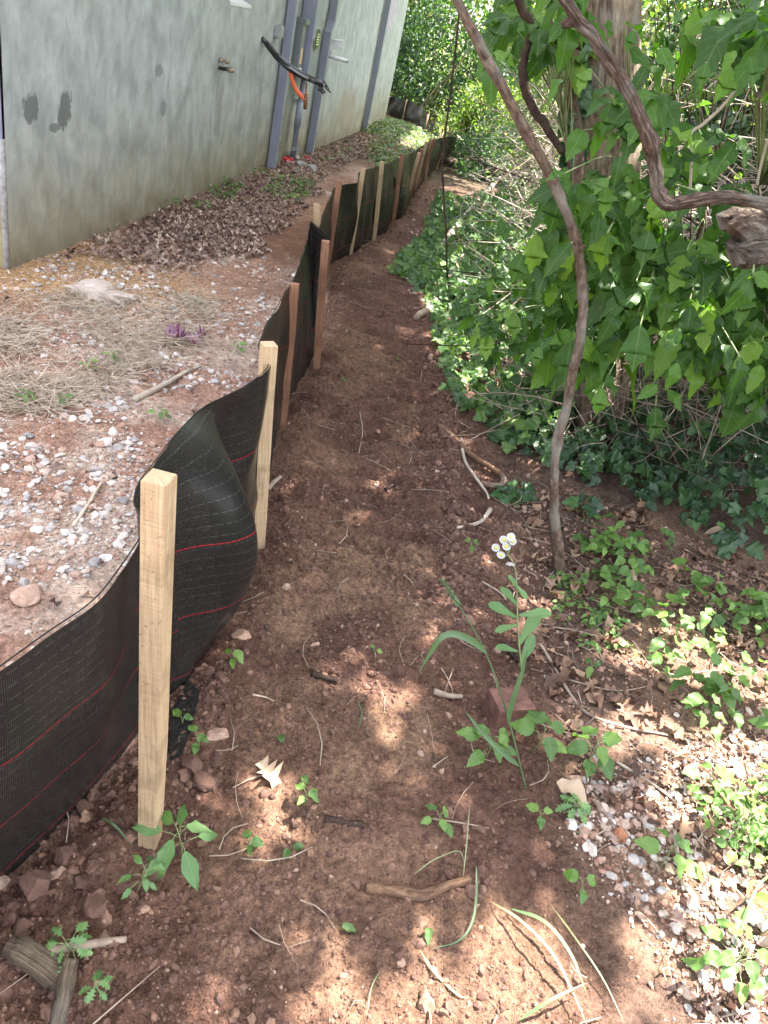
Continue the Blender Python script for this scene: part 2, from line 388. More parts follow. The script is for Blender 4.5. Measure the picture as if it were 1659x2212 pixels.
MT['seedling'] = leaf_mat('seedling_leaf', [(0, (.06, .12, .03)), (.5, (.09, .17, .038)), (1, (.16, .26, .055))], .4, .5, .4)
MT['ivy'] = leaf_mat('ivy_leaf', [(0, (.013, .036, .013)), (.6, (.026, .066, .02)), (1, (.055, .115, .032))], .15, .36, .3, spec=.4)
MT['vineleaf'] = leaf_mat('vine_leaf', [(0, (.04, .085, .025)), (.6, (.07, .14, .035)), (1, (.15, .24, .055))], .4, .42, .25)
MT['bush'] = leaf_mat('bush_leaf', [(0, (.05, .085, .028)), (.45, (.09, .15, .036)), (.8, (.15, .22, .05)), (.9, (.2, .15, .09)), (1, (.32, .38, .12))], .45, .45)
MT['bluebush'] = leaf_mat('cool_bush_leaf', [(0, (.03, .06, .035)), (1, (.07, .13, .065))], .4, .45)
MT['canopy'] = leaf_mat('canopy_leaf', [(0, (.04, .09, .02)), (1, (.09, .17, .035))], .3, .5)
MT['weed'] = leaf_mat('weed_leaf', [(0, (.07, .15, .045)), (1, (.14, .24, .08))], .3, .5, .3)
MT['grass'] = leaf_mat('grass_blade', [(0, (.05, .11, .045)), (.6, (.10, .15, .065)), (1, (.24, .24, .12))], .3, .45)
MT['stemgreen'] = simple('green_stem', [(.3, (.12, .17, .06)), (.7, (.24, .26, .12))], 20, .6, 0)
MT['petal'] = simple('white_petal', [(.3, (.50, .50, .49)), (.7, (.60, .60, .59))], 20, .8, 0, spec=.2)
MT['disc'] = simple('yellow_disc', [(.3, (.55, .5, .08)), (.7, (.65, .6, .12))], 200, .8, .5, .001, 900)
MT['ground_purple'] = leaf_mat('wilted_purple_leaf', [(0, (.18, .06, .14)), (1, (.3, .14, .22))], .2, .5)
MT['plastic'] = None
n = N('plastic_film'); o = n.coord(); p = n.pbr((.62, .52, .46), .3, n.bump(n.noise(o, 18, 4), .8, .01), .6, link=False); tr = n.n('BsdfTransparent'); mx = n.n('MixShader'); mx.inputs[0].default_value = .45
n.l(p, mx, 0, 1); n.l(tr, mx, 0, 2); n.l(mx, n.out); MT['plastic'] = n.m
# sawn stake wood
def wood(name, stops, dirty=True):
    n = N(name); o = n.coord('UV'); mp = n.mapping(o, (230, 7, 1)); f = n.noise(mp, 1, 6, .65, .4); oo = n.coord('Object')
    f2 = n.noise(n.mapping(oo, (1, 1, 1)), 9, 4, .6); saw = n.noise(n.mapping(oo, (3, 3, 220)), 1, 2, .5)
    c = n.ramp(f, stops); c = n.mix(1.0, c, n.ramp(saw, [(.35, (.95, .94, .93)), (.65, (1.03, 1.03, 1.03))]), 'MULTIPLY')
    c = n.mix(n.math('MULTIPLY', n.ramp(f2, [(.52, (0, 0, 0)), (.66, (1, 1, 1))]), .45), c, tuple(x * .45 for x in stops[0][1]))
    if dirty:
        f3 = n.noise(oo, 140, 2, .5); c = n.mix(n.math('MULTIPLY', n.ramp(f3, [(.66, (0, 0, 0)), (.7, (1, 1, 1))]), .5), c, (.12, .08, .05))
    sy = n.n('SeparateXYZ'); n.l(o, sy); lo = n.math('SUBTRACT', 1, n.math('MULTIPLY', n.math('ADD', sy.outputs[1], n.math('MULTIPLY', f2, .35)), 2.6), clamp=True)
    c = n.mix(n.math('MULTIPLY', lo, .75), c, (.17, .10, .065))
    n.pbr(c, .75, n.bump(n.math('ADD', f, saw), .5, .002), .25); return n.m
MT['wood'] = wood('pale_sawn_wood', [(.3, (.29, .19, .105)), (.5, (.40, .28, .165)), (.72, (.50, .38, .24))])
MT['woodred'] = wood('reddish_sawn_wood', [(.3, (.14, .062, .036)), (.5, (.22, .105, .06)), (.72, (.33, .18, .11))])
MT['woodgrey'] = wood('aged_sawn_wood', [(.3, (.30, .19, .11)), (.5, (.38, .26, .16)), (.72, (.5, .38, .25))])
# silt fence cloth: UV in metres (u along, v up)
n = N('woven_silt_cloth'); sx = n.n('SeparateXYZ'); n.l(n.coord('UV'), sx); u, v = sx.outputs[0], sx.outputs[1]
warp = n.math('MULTIPLY', n.math('SUBTRACT', n.noise(n.coord('UV'), 14, 3), .5), .006); vw = n.math('ADD', v, warp)
def line(val, period, width, offs=0.):
    q = n.math('FRACT', n.math('ADD', n.math('DIVIDE', val, period), offs)); q = n.math('ABSOLUTE', n.math('SUBTRACT', q, .5))
    return n.math('LESS_THAN', q, width / period / 2)
dash = n.math('GREATER_THAN', n.math('FRACT', n.math('MULTIPLY', u, 45)), .3)
thr = n.math('MULTIPLY', line(vw, .028, .0022), dash)
diag = n.math('ADD', u, n.math('MULTIPLY', v, .35)); knit = n.math('MAXIMUM', line(diag, .018, .0016), thr)
red = n.math('MULTIPLY', line(vw, .21, .0026, .262), n.math('MULTIPLY', n.math('LESS_THAN', v, .6), n.math('GREATER_THAN', n.math('FRACT', n.math('MULTIPLY', u, 60)), .15)))
f = n.noise(n.coord('Object'), 3.5, 4); wv = n.noise(n.mapping(n.coord('UV'), (40, 900, 1)), 1, 2)
base = n.mix(f, (.0035, .003, .003), (.010, .010, .009)); base = n.mix(n.math('MULTIPLY', wv, .4), base, (.05, .045, .04))
dust = n.ramp(n.noise(n.coord('Object'), 9, 5, .7), [(.56, (0, 0, 0)), (.75, (1, 1, 1))]); base = n.mix(n.math('MULTIPLY', dust, .05), base, (.22, .17, .13))
fade = n.noise(n.coord('UV'), 5, 3)
c = n.mix(n.math('MULTIPLY', thr, n.math('MULTIPLY', fade, .55)), base, (.09, .095, .088)); c = n.mix(red, c, (.26, .014, .022))
h = n.math('ADD', n.math('MULTIPLY', knit, .6), n.math('MULTIPLY', wv, .7))
p = n.pbr(c, .27, n.bump(h, .16, .0012), .12, link=False); tr = n.n('BsdfTransparent'); mx = n.n('MixShader')
hole = n.math('MULTIPLY', n.math('GREATER_THAN', n.math('FRACT', n.math('MULTIPLY', u, 330)), .96), n.math('GREATER_THAN', n.math('FRACT', n.math('MULTIPLY', v, 500)), .55))
n.l(n.math('MULTIPLY', hole, n.math('SUBTRACT', 1, red)), mx, 0, 0); n.l(p, mx, 0, 1); n.l(tr, mx, 0, 2); n.l(mx, n.out); MT['cloth'] = n.m
n = N('hem_cloth'); n.pbr(n.mix(n.noise(n.coord(), 30, 3), (.007, .007, .007), (.03, .026, .022)), .6, n.bump(n.noise(n.coord(), 60, 4), .8, .01), .15); MT['hem'] = n.m
# stucco wall: UV in metres (s along, h up)
n = N('trowelled_stucco'); U = n.coord('UV'); sx = n.n('SeparateXYZ'); n.l(U, sx); S_, H_ = sx.outputs[0], sx.outputs[1]
st = n.mapping(U, (2.2, 1.7, 1)); a1 = n.noise(st, 1.5, 7, .62, .15); a2 = n.noise(n.mapping(U, (6.5, 4, 1)), 1.2, 7, .64, .3); a3 = n.noise(n.mapping(U, (1.1, .5, 1)), 1, 3, .5, .6)
c = n.ramp(a1, [(.30, (.235, .258, .25)), (.45, (.335, .36, .352)), (.58, (.41, .437, .432)), (.72, (.50, .53, .535))])
c = n.mix(.55, c, n.ramp(a2, [(.36, (.22, .245, .238)), (.5, (.37, .397, .392)), (.64, (.53, .56, .562))]))
c = n.mix(n.math('MULTIPLY', a3, .35), c, (.33, .34, .29))
hh = n.math('ADD', H_, n.math('MULTIPLY', n.math('SUBTRACT', n.noise(U, 3.5, 5, .6), .5), .55))
low = n.n('MapRange'); low.inputs['From Min'].default_value = .85; low.inputs['From Max'].default_value = .05; low.interpolation_type = 'SMOOTHSTEP'; n.t.links.new(hh, low.inputs[0])
c = n.mix(n.math('MULTIPLY', low.outputs[0], .8), c, n.ramp(a2, [(.3, (.21, .18, .115)), (.7, (.36, .31, .21))]))
low2 = n.n('MapRange'); low2.inputs['From Min'].default_value = .2; low2.inputs['From Max'].default_value = -.12; n.t.links.new(hh, low2.inputs[0])
c = n.mix(n.math('MULTIPLY', low2.outputs[0], .75), c, (.15, .09, .055))
STUCCO = (n, U, S_, H_)
PATCH = []
def finish_stucco():
    global c
    n, U, S_, H_ = STUCCO; dn = n.noise(n.mapping(U, (1, .55, 1)), 16, 6, .75, .6); dm = n.math('MULTIPLY', n.math('SUBTRACT', dn, .5), 5)
    col = c
    for (s0, h0, ws, wh, kk, tone, amt) in PATCH:
        a = n.math('DIVIDE', n.math('SUBTRACT', n.math('SUBTRACT', S_, s0), n.math('MULTIPLY', n.math('SUBTRACT', H_, h0), kk)), ws)
        b = n.math('DIVIDE', n.math('SUBTRACT', H_, h0), wh)
        d = n.math('ADD', n.math('ADD', n.math('MULTIPLY', a, a), n.math('MULTIPLY', b, b)), dm)
        mr = n.n('MapRange'); mr.inputs['From Min'].default_value = 1.15; mr.inputs['From Max'].default_value = .75; n.t.links.new(d, mr.inputs[0])
        col = n.mix(n.math('MULTIPLY', mr.outputs[0], amt), col, tone)
    b = n.bump(n.noise(n.mapping(U, (14, 7, 1)), 1, 6, .65, 1.2), .25, .012); b = n.bump(n.noise(U, 90, 3, .5), .12, .002, b)
    n.pbr(col, .78, b, .3)
MT['stucco'] = n.m
MT['paint'] = simple('blue_grey_paint', [(.35, (.215, .225, .285)), (.65, (.25, .262, .325))], 6, .30, .08, .002, 9, .6)
MT['greybox'] = simple('grey_steel_box', [(.35, (.13, .15, .155)), (.65, (.17, .19, .195))], 8, .33, .08, .002, 12, .6)
MT['pvc'] = simple('grey_pvc', [(.3, (.13, .145, .16)), (.7, (.21, .225, .26))], 7, .45, .1, .002, 30)
MT['pvclight'] = simple('light_grey_pvc', [(.3, (.23, .25, .30)), (.7, (.29, .31, .37))], 7, .45, .1, .002, 30)
MT['white'] = simple('white_plastic', [(.3, (.62, .62, .62)), (.7, (.78, .78, .78))], 12, .45, .1, .002)
MT['black'] = simple('black_sheath', [(.35, (.008, .008, .009)), (.75, (.035, .035, .037))], 25, .28, .3, .003, 40, .6)
MT['orange'] = simple('orange_duct', [(.3, (.72, .10, .03)), (.7, (.85, .15, .04))], 8, .45, .05, .001)
MT['copper'] = simple('aged_copper', [(.3, (.22, .09, .045)), (.7, (.40, .19, .10))], 30, .45, .2, .002, 60, .5, .5)
MT['brass'] = simple('tarnished_brass', [(.3, (.16, .12, .08)), (.7, (.42, .36, .26))], 60, .45, .3, .002, 120, .5, .4)
MT['galv'] = simple('galvanised_steel', [(.3, (.28, .30, .31)), (.7, (.45, .47, .48))], 40, .4, .1, .001, 60, .5, .6)
MT['glass'] = simple('dark_glass', [(.3, (.02, .02, .022)), (.7, (.035, .035, .04))], 3, .08, 0)
MT['lav'] = simple('lavender_trim_paint', [(.3, (.36, .36, .47)), (.7, (.44, .44, .56))], 6, .6, .2, .003)
MT['tanwall'] = simple('ochre_wall', [(.3, (.19, .15, .08)), (.7, (.32, .26, .14))], 12, .85, .5, .005)
MT['pink'] = simple('faded_pink_patch', [(.3, (.34, .30, .35)), (.7, (.46, .41, .45))], 14, .8, .2, .003)
MT['concrete'] = simple('grey_rubble', [(.3, (.16, .15, .145)), (.7, (.36, .34, .32))], 30, .9, .6, .006)
MT['label'] = simple('orange_sticker', [(.42, (.6, .22, .08)), (.58, (.75, .68, .55))], 120, .6, 0)
MT['redfoil'] = simple('red_wrapper', [(.45, (.55, .02, .03)), (.55, (.62, .03, .05)), (.6, (.75, .7, .7))], 24, .35, .4, .005, 30)

# ============================================================ GROUND
def axis(segs):
    out = []
    for a, b, d in segs:
        k = max(1, int(round((b - a) / d))); out += list(a + (b - a) * np.arange(k) / k)
    out.append(segs[-1][1]); return np.array(out)
gx = axis([(-90, -20, 10), (-20, -6, 1), (-6, -2.6, .2), (-2.6, -.7, .022), (-.7, .6, .0095), (.6, 2.2, .022), (2.2, 4, .12), (4, 12, .8), (12, 90, 9)])
gy = axis([(-6, 0, .5), (0, .45, .05), (.45, 2.6, .0095), (2.6, 5, .018), (5, 9, .045), (9, 16, .15), (16, 30, 1), (30, 120, 10)])
X, Y = np.meshgrid(gx, gy); x = X.ravel(); y = Y.ravel(); z = ground_h(x, y)
fx = fence_x(y); ex = edge_x(y)
pathm = ss(-.04, .02, x - fx) * ss(.30, .05, x - ex)
wallm = ss(.95, .45, x + 2.19 - .035 * (y - 3.77)) * ss(4.0, 5.2, y)
tan = ss(.50, .62, fbm(x * 3.2, y * 2.2, 4, 91)) * pathm
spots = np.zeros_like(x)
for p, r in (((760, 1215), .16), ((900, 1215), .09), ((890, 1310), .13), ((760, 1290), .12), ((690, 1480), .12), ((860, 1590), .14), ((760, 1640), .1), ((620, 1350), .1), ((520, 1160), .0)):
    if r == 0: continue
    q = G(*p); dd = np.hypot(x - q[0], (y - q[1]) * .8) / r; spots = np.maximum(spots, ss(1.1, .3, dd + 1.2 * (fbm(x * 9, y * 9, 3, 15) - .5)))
base = np.array([.118, .063, .046]) * np.ones((len(x), 1))
def blend(c, k):
    global base
    k = np.clip(k, 0, 1)[:, None]; base = base * (1 - k) + np.array(c) * k
blend((.15, .082, .058), ss(.35, .7, fbm(x * 5, y * 5, 3, 3)))
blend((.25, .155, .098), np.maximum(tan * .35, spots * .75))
leftm = ss(0.02, -.06, x - fx)
blend((.36, .215, .155), leftm)
blend((.50, .375, .30), leftm * ss(.47, .66, fbm(x * 4, y * 4, 4, 55)))
blend((.36, .21, .145), leftm * ss(.5, .66, fbm(x * 1.6 + 5, y * 1.6, 3, 56)))
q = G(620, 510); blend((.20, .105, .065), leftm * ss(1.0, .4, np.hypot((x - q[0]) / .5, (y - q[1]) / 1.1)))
q = G(130, 580); blend((.44, .27, .14), leftm * ss(1.2, .4, np.hypot((x - q[0]) / .9, (y - q[1]) / .7)))
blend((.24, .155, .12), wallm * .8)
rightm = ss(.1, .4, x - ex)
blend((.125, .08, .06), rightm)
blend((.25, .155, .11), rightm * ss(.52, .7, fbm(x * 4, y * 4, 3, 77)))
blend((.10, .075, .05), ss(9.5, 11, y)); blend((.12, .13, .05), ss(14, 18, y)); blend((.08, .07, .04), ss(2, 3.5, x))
nx, ny = len(gx), len(gy); ii = (np.arange(ny - 1)[:, None] * nx + np.arange(nx - 1)[None]).ravel()
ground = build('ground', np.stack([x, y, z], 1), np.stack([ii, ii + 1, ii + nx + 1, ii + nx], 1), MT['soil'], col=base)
tag(ground, kind='structure')

# ============================================================ BUILDING
YAW = R(2.0); WC = np.array([-2.19, 3.77, 0]); DS = np.array([math.sin(YAW), math.cos(YAW), 0]); DO = np.array([math.cos(YAW), -math.sin(YAW), 0]); UP = np.array([0, 0, 1.0])
def W(s, h, o=0.0): return WC + DS * s + UP * h + DO * o
def WP(px, py, o=0.0):
    d = ray(px, py); t = ((WC + DO * o - CAM) @ DO) / (d @ DO); p = CAM + d * t - WC
    return float(p @ DS), float(p[2])
def wbox(s0, s1, h0, h1, o0, o1): return box(W(s0, h0, o0), DS * (s1 - s0), DO * (o1 - o0), UP * (h1 - h0))
bld = empty('building', W(0, 0), 'long grey trowelled stucco building with blue grey downspouts and utility boxes', 'building')
L = 11.75; HT = 3.1
ws0, wh0 = WP(496, 4.6); ws1, _ = WP(542.5, 12.4); wh0 = (wh0 + _) / 2; wh1 = wh0 + 1.1
def quadw(mb, s0, s1, h0, h1, nsub=1):
    P = [W(s0, h0), W(s1, h0), W(s1, h1), W(s0, h1)]; mb.add(np.array(P), [[0, 1, 2, 3]], uv=[(s0, h0), (s1, h0), (s1, h1), (s0, h1)])
mb = MB(); quadw(mb, 0, ws0, -.6, HT); quadw(mb, ws1, L, -.6, HT); quadw(mb, ws0, ws1, -.6, wh0); quadw(mb, ws0, ws1, wh1, HT)
for a, b, uvv in (((ws0, wh0), (ws0, wh1), 0), ((ws1, wh1), (ws1, wh0), 1), ((ws0, wh1), (ws1, wh1), 0)):
    P = [W(a[0], a[1]), W(b[0], b[1]), W(b[0], b[1], -.12), W(a[0], a[1], -.12)]; mb.add(np.array(P), [[0, 1, 2, 3]], uv=[(1, 2), (2, 2), (2, 2.1), (1, 2.1)])
# far end and rear faces
for a, b in (((L, 0), (L, -4)), ((L, -4), (0, -4))):
    P = [W(a[0], -.6, a[1]), W(b[0], -.6, b[1]), W(b[0], HT, b[1]), W(a[0], HT, a[1])]; mb.add(np.array(P), [[0, 1, 2, 3]], uv=[(0, -.6), (4, -.6), (4, HT), (0, HT)])
def pxpatch(px, py, wx, wy, tone, amt, kk=0.0):
    s, h = WP(px, py); sa, _ = WP(px - wx, py); sb, _ = WP(px + wx, py); _, ha = WP(px, py - wy)
    PATCH.append((s, h, abs(sb - sa) / 2, abs(ha - h), kk, tone, amt))
dk = (.10, .11, .10)
pxpatch(66, 232, 17, 36, dk, .8); pxpatch(140, 235, 15, 42, dk, .8, .35); pxpatch(344, 153, 9, 14, (.14, .155, .14), .6); pxpatch(353, 235, 7, 17, (.15, .165, .15), .6)
pxpatch(120, 275, 12, 10, dk, .7); pxpatch(190, 545, 60, 22, (.20, .15, .08), .5); pxpatch(473, 220, 9, 80, (.17, .17, .155), .45); pxpatch(545, 330, 10, 190, (.20, .205, .18), .45)  # the tall streaks paint soft shadow under the stubs and cable bundle
pxpatch(620, 250, 9, 120, (.13, .13, .085), .5); pxpatch(750, 230, 20, 40, (.30, .23, .17), .5)  # tall dark streak paints the conduit and strut shadow onto the stucco
finish_stucco()
mb.build('wall', MT['stucco'], bld, smooth=False)
# near end wall: ochre lower part, pale lavender trim above
_, hk = WP(12, 300)
mb = MB(); P = [W(.0, -.6), W(0, hk), W(0, hk, -4), W(0, -.6, -4)]; mb.add(np.array(P), [[0, 1, 2, 3]]); mb.build('end_wall', MT['tanwall'], bld, smooth=False)
V, Fc = box(W(-.03, hk, -.012), DS * .03, -DO * 3.99, UP * (HT - hk)); MB().add(V, Fc).build('end_trim', MT['lav'], bld, smooth=False)
V, Fc, U = tube([W(-.012, -.3, -.012), W(-.012, .4, -.014), W(-.014, hk, -.012)], .014, 6, .5, 3); MB().add(V, Fc, uv=U).build('corner_bead', MT['concrete'], bld)
MB().add(*box(W(-.2, HT, .3), DS * (L + .4), -DO * 4.6, UP * .15)).build('roof', MT['greybox'], bld, smooth=False)
# window
wf = MB()
for a in (wbox(ws0 + .003, ws0 + .05, wh0 + .01, wh1 - .003, -.11, -.06), wbox(ws1 - .05, ws1 - .003, wh0 + .01, wh1 - .003, -.11, -.06), wbox(ws0 + .05, ws1 - .05, wh1 - .05, wh1 - .003, -.11, -.06)): wf.add(*a)
win = wf.build('window', MT['lav'], bld, smooth=False)
def under(parent_obj, name, mb_, mat, smooth=False):
    """sub-part: parented to a mesh part"""
    V = np.concatenate(mb_.V); L0 = np.array(parent_obj.location) + np.array(parent_obj.parent.location if parent_obj.parent else (0, 0, 0))
    return build(name, V - 0, mb_.F, mat, parent_obj, rnd=mb_.R, uv=np.concatenate(mb_.U), smooth=smooth)
under(win, 'pane', MB().add(*wbox(ws0 + .05, ws1 - .05, wh0 + .03, wh1 - .05, -.10, -.095)), MT['glass'])
P = np.array([W(ws0 + .004, wh0 + .045, -.118), W(ws1 - .004, wh0 + .045, -.118), W(ws1 - .004, wh0 + .002, .004), W(ws0 + .004, wh0 + .002, .004), W(ws0 + .004, wh0 - .02, .004), W(ws1 - .004, wh0 - .02, .004)])
under(win, 'sill', MB().add(P, [[3, 2, 1, 0], [4, 5, 2, 3]]), MT['white'])
# downspouts
def downspout(pxb, pyb, pxj, pyj, wid, dep, elbow=None):
    s, _ = WP(pxb, pyb); _, hj = WP(pxj, pyj)
    mb = MB(); top = HT - .1
    if elbow:
        _, he0 = WP(*elbow[0]); _, he1 = WP(*elbow[1]); sh = elbow[2]
        mb.add(*wbox(s, s + wid, hj - .04, he0, .014, .014 + dep))
        mb.add(*wbox(s + sh, s + sh + wid, he1, top, .014, .014 + dep))
        a = [W(s, he0, .014), W(s + wid, he0, .014), W(s + wid, he0, .014 + dep), W(s, he0, .014 + dep)]
        b = [W(s + sh, he1, .014), W(s + sh + wid, he1, .014), W(s + sh + wid, he1, .014 + dep), W(s + sh, he1, .014 + dep)]
        mb.add(np.array(a + b), [[0, 1, 5, 4], [1, 2, 6, 5], [2, 3, 7, 6], [3, 0, 4, 7]])
    else: mb.add(*wbox(s, s + wid, hj - .04, top, .014, .014 + dep))
    d = bevelled(mb.build('downspout', MT['paint'], bld, smooth=False), .004)
    sl = MB().add(*wbox(s + .002, s + wid - .002, -.1, hj, .010, .011 + dep)); bevelled(under(d, 'lower_sleeve', sl, MT['paint']), .004)
    jr = MB().add(*wbox(s - .003, s + wid + .003, hj, hj + .03, .008, .018 + dep)); under(d, 'joint_collar', jr, MT['paint'])
    sc_ = MB(); V, Fc, U = tube([W(s + .02, hj + .01, .018 + dep), W(s + .02, hj + .01, .028 + dep)], .006, 8); sc_.add(V, Fc); under(d, 'screw', sc_, MT['galv'])
    return s
downspout(573, 366, 579, 302, .07, .082)
downspout(656, 341, 664, 285, .07, .082, ((688, 64), (697, 40), .10))
downspout(777, 296, 783, 266, .07, .075)
# utility boxes between the downspouts
sA, hA1 = WP(633.6, 46); _, hA0 = WP(647, 148)
a = bevelled(MB().add(*wbox(sA, sA + .13, hA0, hA1, .012, .105)).build('meter_box', MT['greybox'], bld, smooth=False), .004)
under(a, 'lid', MB().add(*wbox(sA - .008, sA + .14, hA1, hA1 + .045, .010, .125)), MT['greybox'])
_, hl0 = WP(650, 132); under(a, 'sticker', MB().add(*wbox(sA + .03, sA + .10, hl0, hl0 + .13, .1045, .1065)), MT['label'])
under(a, 'clip', MB().add(*wbox(sA + .05, sA + .085, hl0 - .07, hl0 - .035, .1045, .12)), MT['white'])
sB, _ = WP(648.6, 40); sB = max(sB, sA + .16); _, hB0 = WP(655, 158)
b_ = bevelled(MB().add(*wbox(sB, sB + .30, hB0, HT - .9, .012, .15)).build('meter_panel', MT['paint'], bld, smooth=False), .004)
th = np.linspace(0, 2 * math.pi, 24, endpoint=False); _, hc = WP(673, 78)
def disc(s, h, o, r, th_=.012):
    a = np.array([W(s + r * math.cos(t), h + r * math.sin(t), o) for t in th]); b = np.array([W(s + r * math.cos(t), h + r * math.sin(t), o + th_) for t in th])
    return np.vstack([a, b]), [list(range(24))[::-1], list(range(24, 48))] + [[i, (i + 1) % 24, 24 + (i + 1) % 24, 24 + i] for i in range(24)]
rg = under(b_, 'meter_ring', MB().add(*disc(sB + .15, hc, .150, .105)), MT['galv'])
under(b_, 'meter_face', MB().add(*disc(sB + .15, hc, .1625, .09, .006)), MT['glass'])
mk = MB()
for k in range(5): mk.add(*wbox(sB + .11, sB + .19, hc - .05 + k * .022, hc - .042 + k * .022, .1690, .1700))
under(b_, 'meter_marks', mk, MT['white'])
sC = sB + .34; _, hC1 = WP(684, 50); _, hC0 = WP(676, 152)
c_ = bevelled(MB().add(*wbox(sC, sC + .13, hC0, hC1, .012, .105)).build('meter_box', MT['greybox'], bld, smooth=False), .004)
under(c_, 'lid', MB().add(*wbox(sC - .008, sC + .14, hC1, hC1 + .045, .010, .125)), MT['greybox'])
_, hl0 = WP(681, 133); under(c_, 'sticker', MB().add(*wbox(sC + .03, sC + .10, hl0, hl0 + .13, .1045, .1065)), MT['label'])
under(c_, 'clip', MB().add(*wbox(sC + .05, sC + .085, hl0 - .07, hl0 - .035, .1045, .12)), MT['white'])
sj, hj1 = WP(594, 53); _, hj0 = WP(594, 79)
j = bevelled(MB().add(*wbox(sj, sj + .09, hj0, hj1, .002, .065)).build('junction_box', MT['galv'], bld, smooth=False), .003)
jm = MB()
pass
for h in (hj1, hj0 - .012): under(j, 'lug', MB().add(*wbox(sj + .02, sj + .06, h, h + .012, .02, .05)), MT['galv'])
# conduit
def wt(px, py, o): s, h = WP(px, py, o); return W(s, h, o)
sq, _ = WP(640, 285, .075); _, hq1 = WP(646, 221, .075); _, hq0 = WP(637, 276, .075); _, hbot = WP(633, 330, .075)
V, Fc, U = tube([W(sq, hA0 - .05 + .0, .075), W(sq, hq1, .075), W(sq, hq0, .075), W(sq, -.05, .075)], .030, 14); cd = MB().add(V, Fc, uv=U).build('conduit', MT['pvc'], bld)
cp_ = MB(); V, Fc, U = tube([W(sq, hq1, .075), W(sq, hq0, .075)], .037, 14); cp_.add(V, Fc, uv=U); under(cd, 'coupling', cp_, MT['pvclight'], True)
cl = MB(); V, Fc, U = tube([W(sq, .16, .075), W(sq, .195, .075)], .036, 14); cl.add(V, Fc); cl.add(*wbox(sq - .01, sq + .01, .16, .195, .11, .14)); under(cd, 'strap', cl, MT['galv'])
for (px, py) in ((634, 204), (620, 325)):
    s, h = WP(px, py)
    st_ = MB()
    for q in (wbox(s, s + .36, h - .045, h, .001, .008), wbox(s, s + .36, h - .004, h, .008, .044), wbox(s, s + .36, h - .045, h - .041, .008, .044)): st_.add(*q)
    st_.build('strut_channel', MT['galv'], bld, smooth=False)
# pipe stubs
for (p0, p1, r_, m_) in (((474, 129), (494, 134), .012, 'brass'), ((473, 147), (503, 152), .014, 'black')):
    s, h = WP(*p0); y0 = W(s, h)[1]; a = W(s, h, -.01); b = PY(*p1, y0 - .01)
    V, Fc, U = tube([a, b], r_, 12); sp = MB().add(V, Fc, uv=U).build('pipe_stub', MT[m_], bld)
    V, Fc, U = tube([a + (b - a) * .72, a + (b - a) * 1.05], r_ * 1.45, 8); under(sp, 'fitting', MB().add(V, Fc), MT['brass'], True)
    if m_ == 'brass':
        V, Fc, U = tube([a + (b - a) * .15, a + (b - a) * .4], r_ * 1.6, 6); under(sp, 'nut', MB().add(V, Fc), MT['brass'], True)
# white pipes beyond the second downspout
for (p0, p1, r_) in (((709, 86), (741, 89), .014), ((707, 120), (750, 132), .022)):
    s, h = WP(*p0); a = W(s, h, -.01); b = PY(*p1, a[1] + .0)
    V, Fc, U = tube([a, b], r_, 12); sp = MB().add(V, Fc, uv=U).build('white_pipe', MT['white'], bld)
    if r_ > .02:
        V, Fc, U = tube([a + (b - a) * .93, b + (b - a) * .04], r_ * .75, 10); under(sp, 'cap', MB().add(V, Fc), MT['galv'], True)
        V, Fc, U = tube([a + DO * .03, a + DO * .06 + UP * .05, a + DO * .03 + UP * .11], .014, 8); under(sp, 'elbow', MB().add(V, Fc), MT['white'], True)
    else:
        T = np.array([a + DO * .0 + UP * .05, a + DO * .19 - UP * .03, a + DO * .03 - UP * .11, a - DO * .0 - UP * .10]); T2 = T + DS * .02
        under(sp, 'flange', MB().add(np.vstack([T, T2]), [[3, 2, 1, 0], [4, 5, 6, 7], [0, 1, 5, 4], [1, 2, 6, 5], [2, 3, 7, 6], [3, 0, 4, 7]]), MT['white'])
# faded pink patch high on the far end of the wall
s0, h0 = WP(829, 62); s1, _ = WP(848, 62); MB().add(*wbox(s0, s1, h0, HT - .5, .001, .004)).build('wall_patch', MT['pink'], bld, smooth=False)
# black cable bundle hanging out of the wall
s, h = WP(568, 84); y0 = W(s, h)[1]
cbl = MB(); path = [(566, 82), (580, 100), (600, 124), (625, 145), (650, 160), (675, 172), (698, 183)]
for k in range(9):
    off = rng.normal(0, 1, 2); P = []
    for i, (px, py) in enumerate(path[:7 if k < 7 else 6]):
        sp_ = (.35, .9, 1.2, 1.3, 1.1, .8, .6)[i] * 4.6
        P.append(PY(px + off[0] * sp_ * .5 + rng.normal(0, .6), py + off[1] * sp_ * .8 + rng.normal(0, .6), y0 - .01 + .02 * rng.normal()))
    V, Fc, U = tube(cr(P, 30), rng.uniform(.009, .017), 8, .12, k); cbl.add(V, Fc, uv=U)
cb = cbl.build('cable_bundle', MT['black'], bld)
lp = MB()
for k in range(6):
    c0 = PY(690 + rng.uniform(-8, 8), 180 + rng.uniform(-4, 6), y0); P = []
    for t in np.linspace(0, 1, 14): P.append(c0 + np.array([.07 * t * (1 - t) * 4 * (.6 + .3 * (k % 2)), 0, -.03 * math.sin(t * 3.1) * (1 + k * .25) + .012 * k - .03]) + DO * (.02 if t > .5 else 0) + UP * (.02 * math.cos(t * 3.14)))
    V, Fc, U = tube(P, .006, 6); lp.add(V, Fc)
under(cb, 'loose_ends', lp, MT['black'], True)
gl = MB()
for k in range(4):
    V, Fc, U = tube(cr([PY(x_ + k * 1.5, y_ + k * 2.2 - 5, y0 - .05) for x_, y_ in ((612, 138), (640, 158), (665, 172))], 14), .0022, 5); gl.add(V, Fc)
under(cb, 'pale_wires', gl, MT['galv'], True)
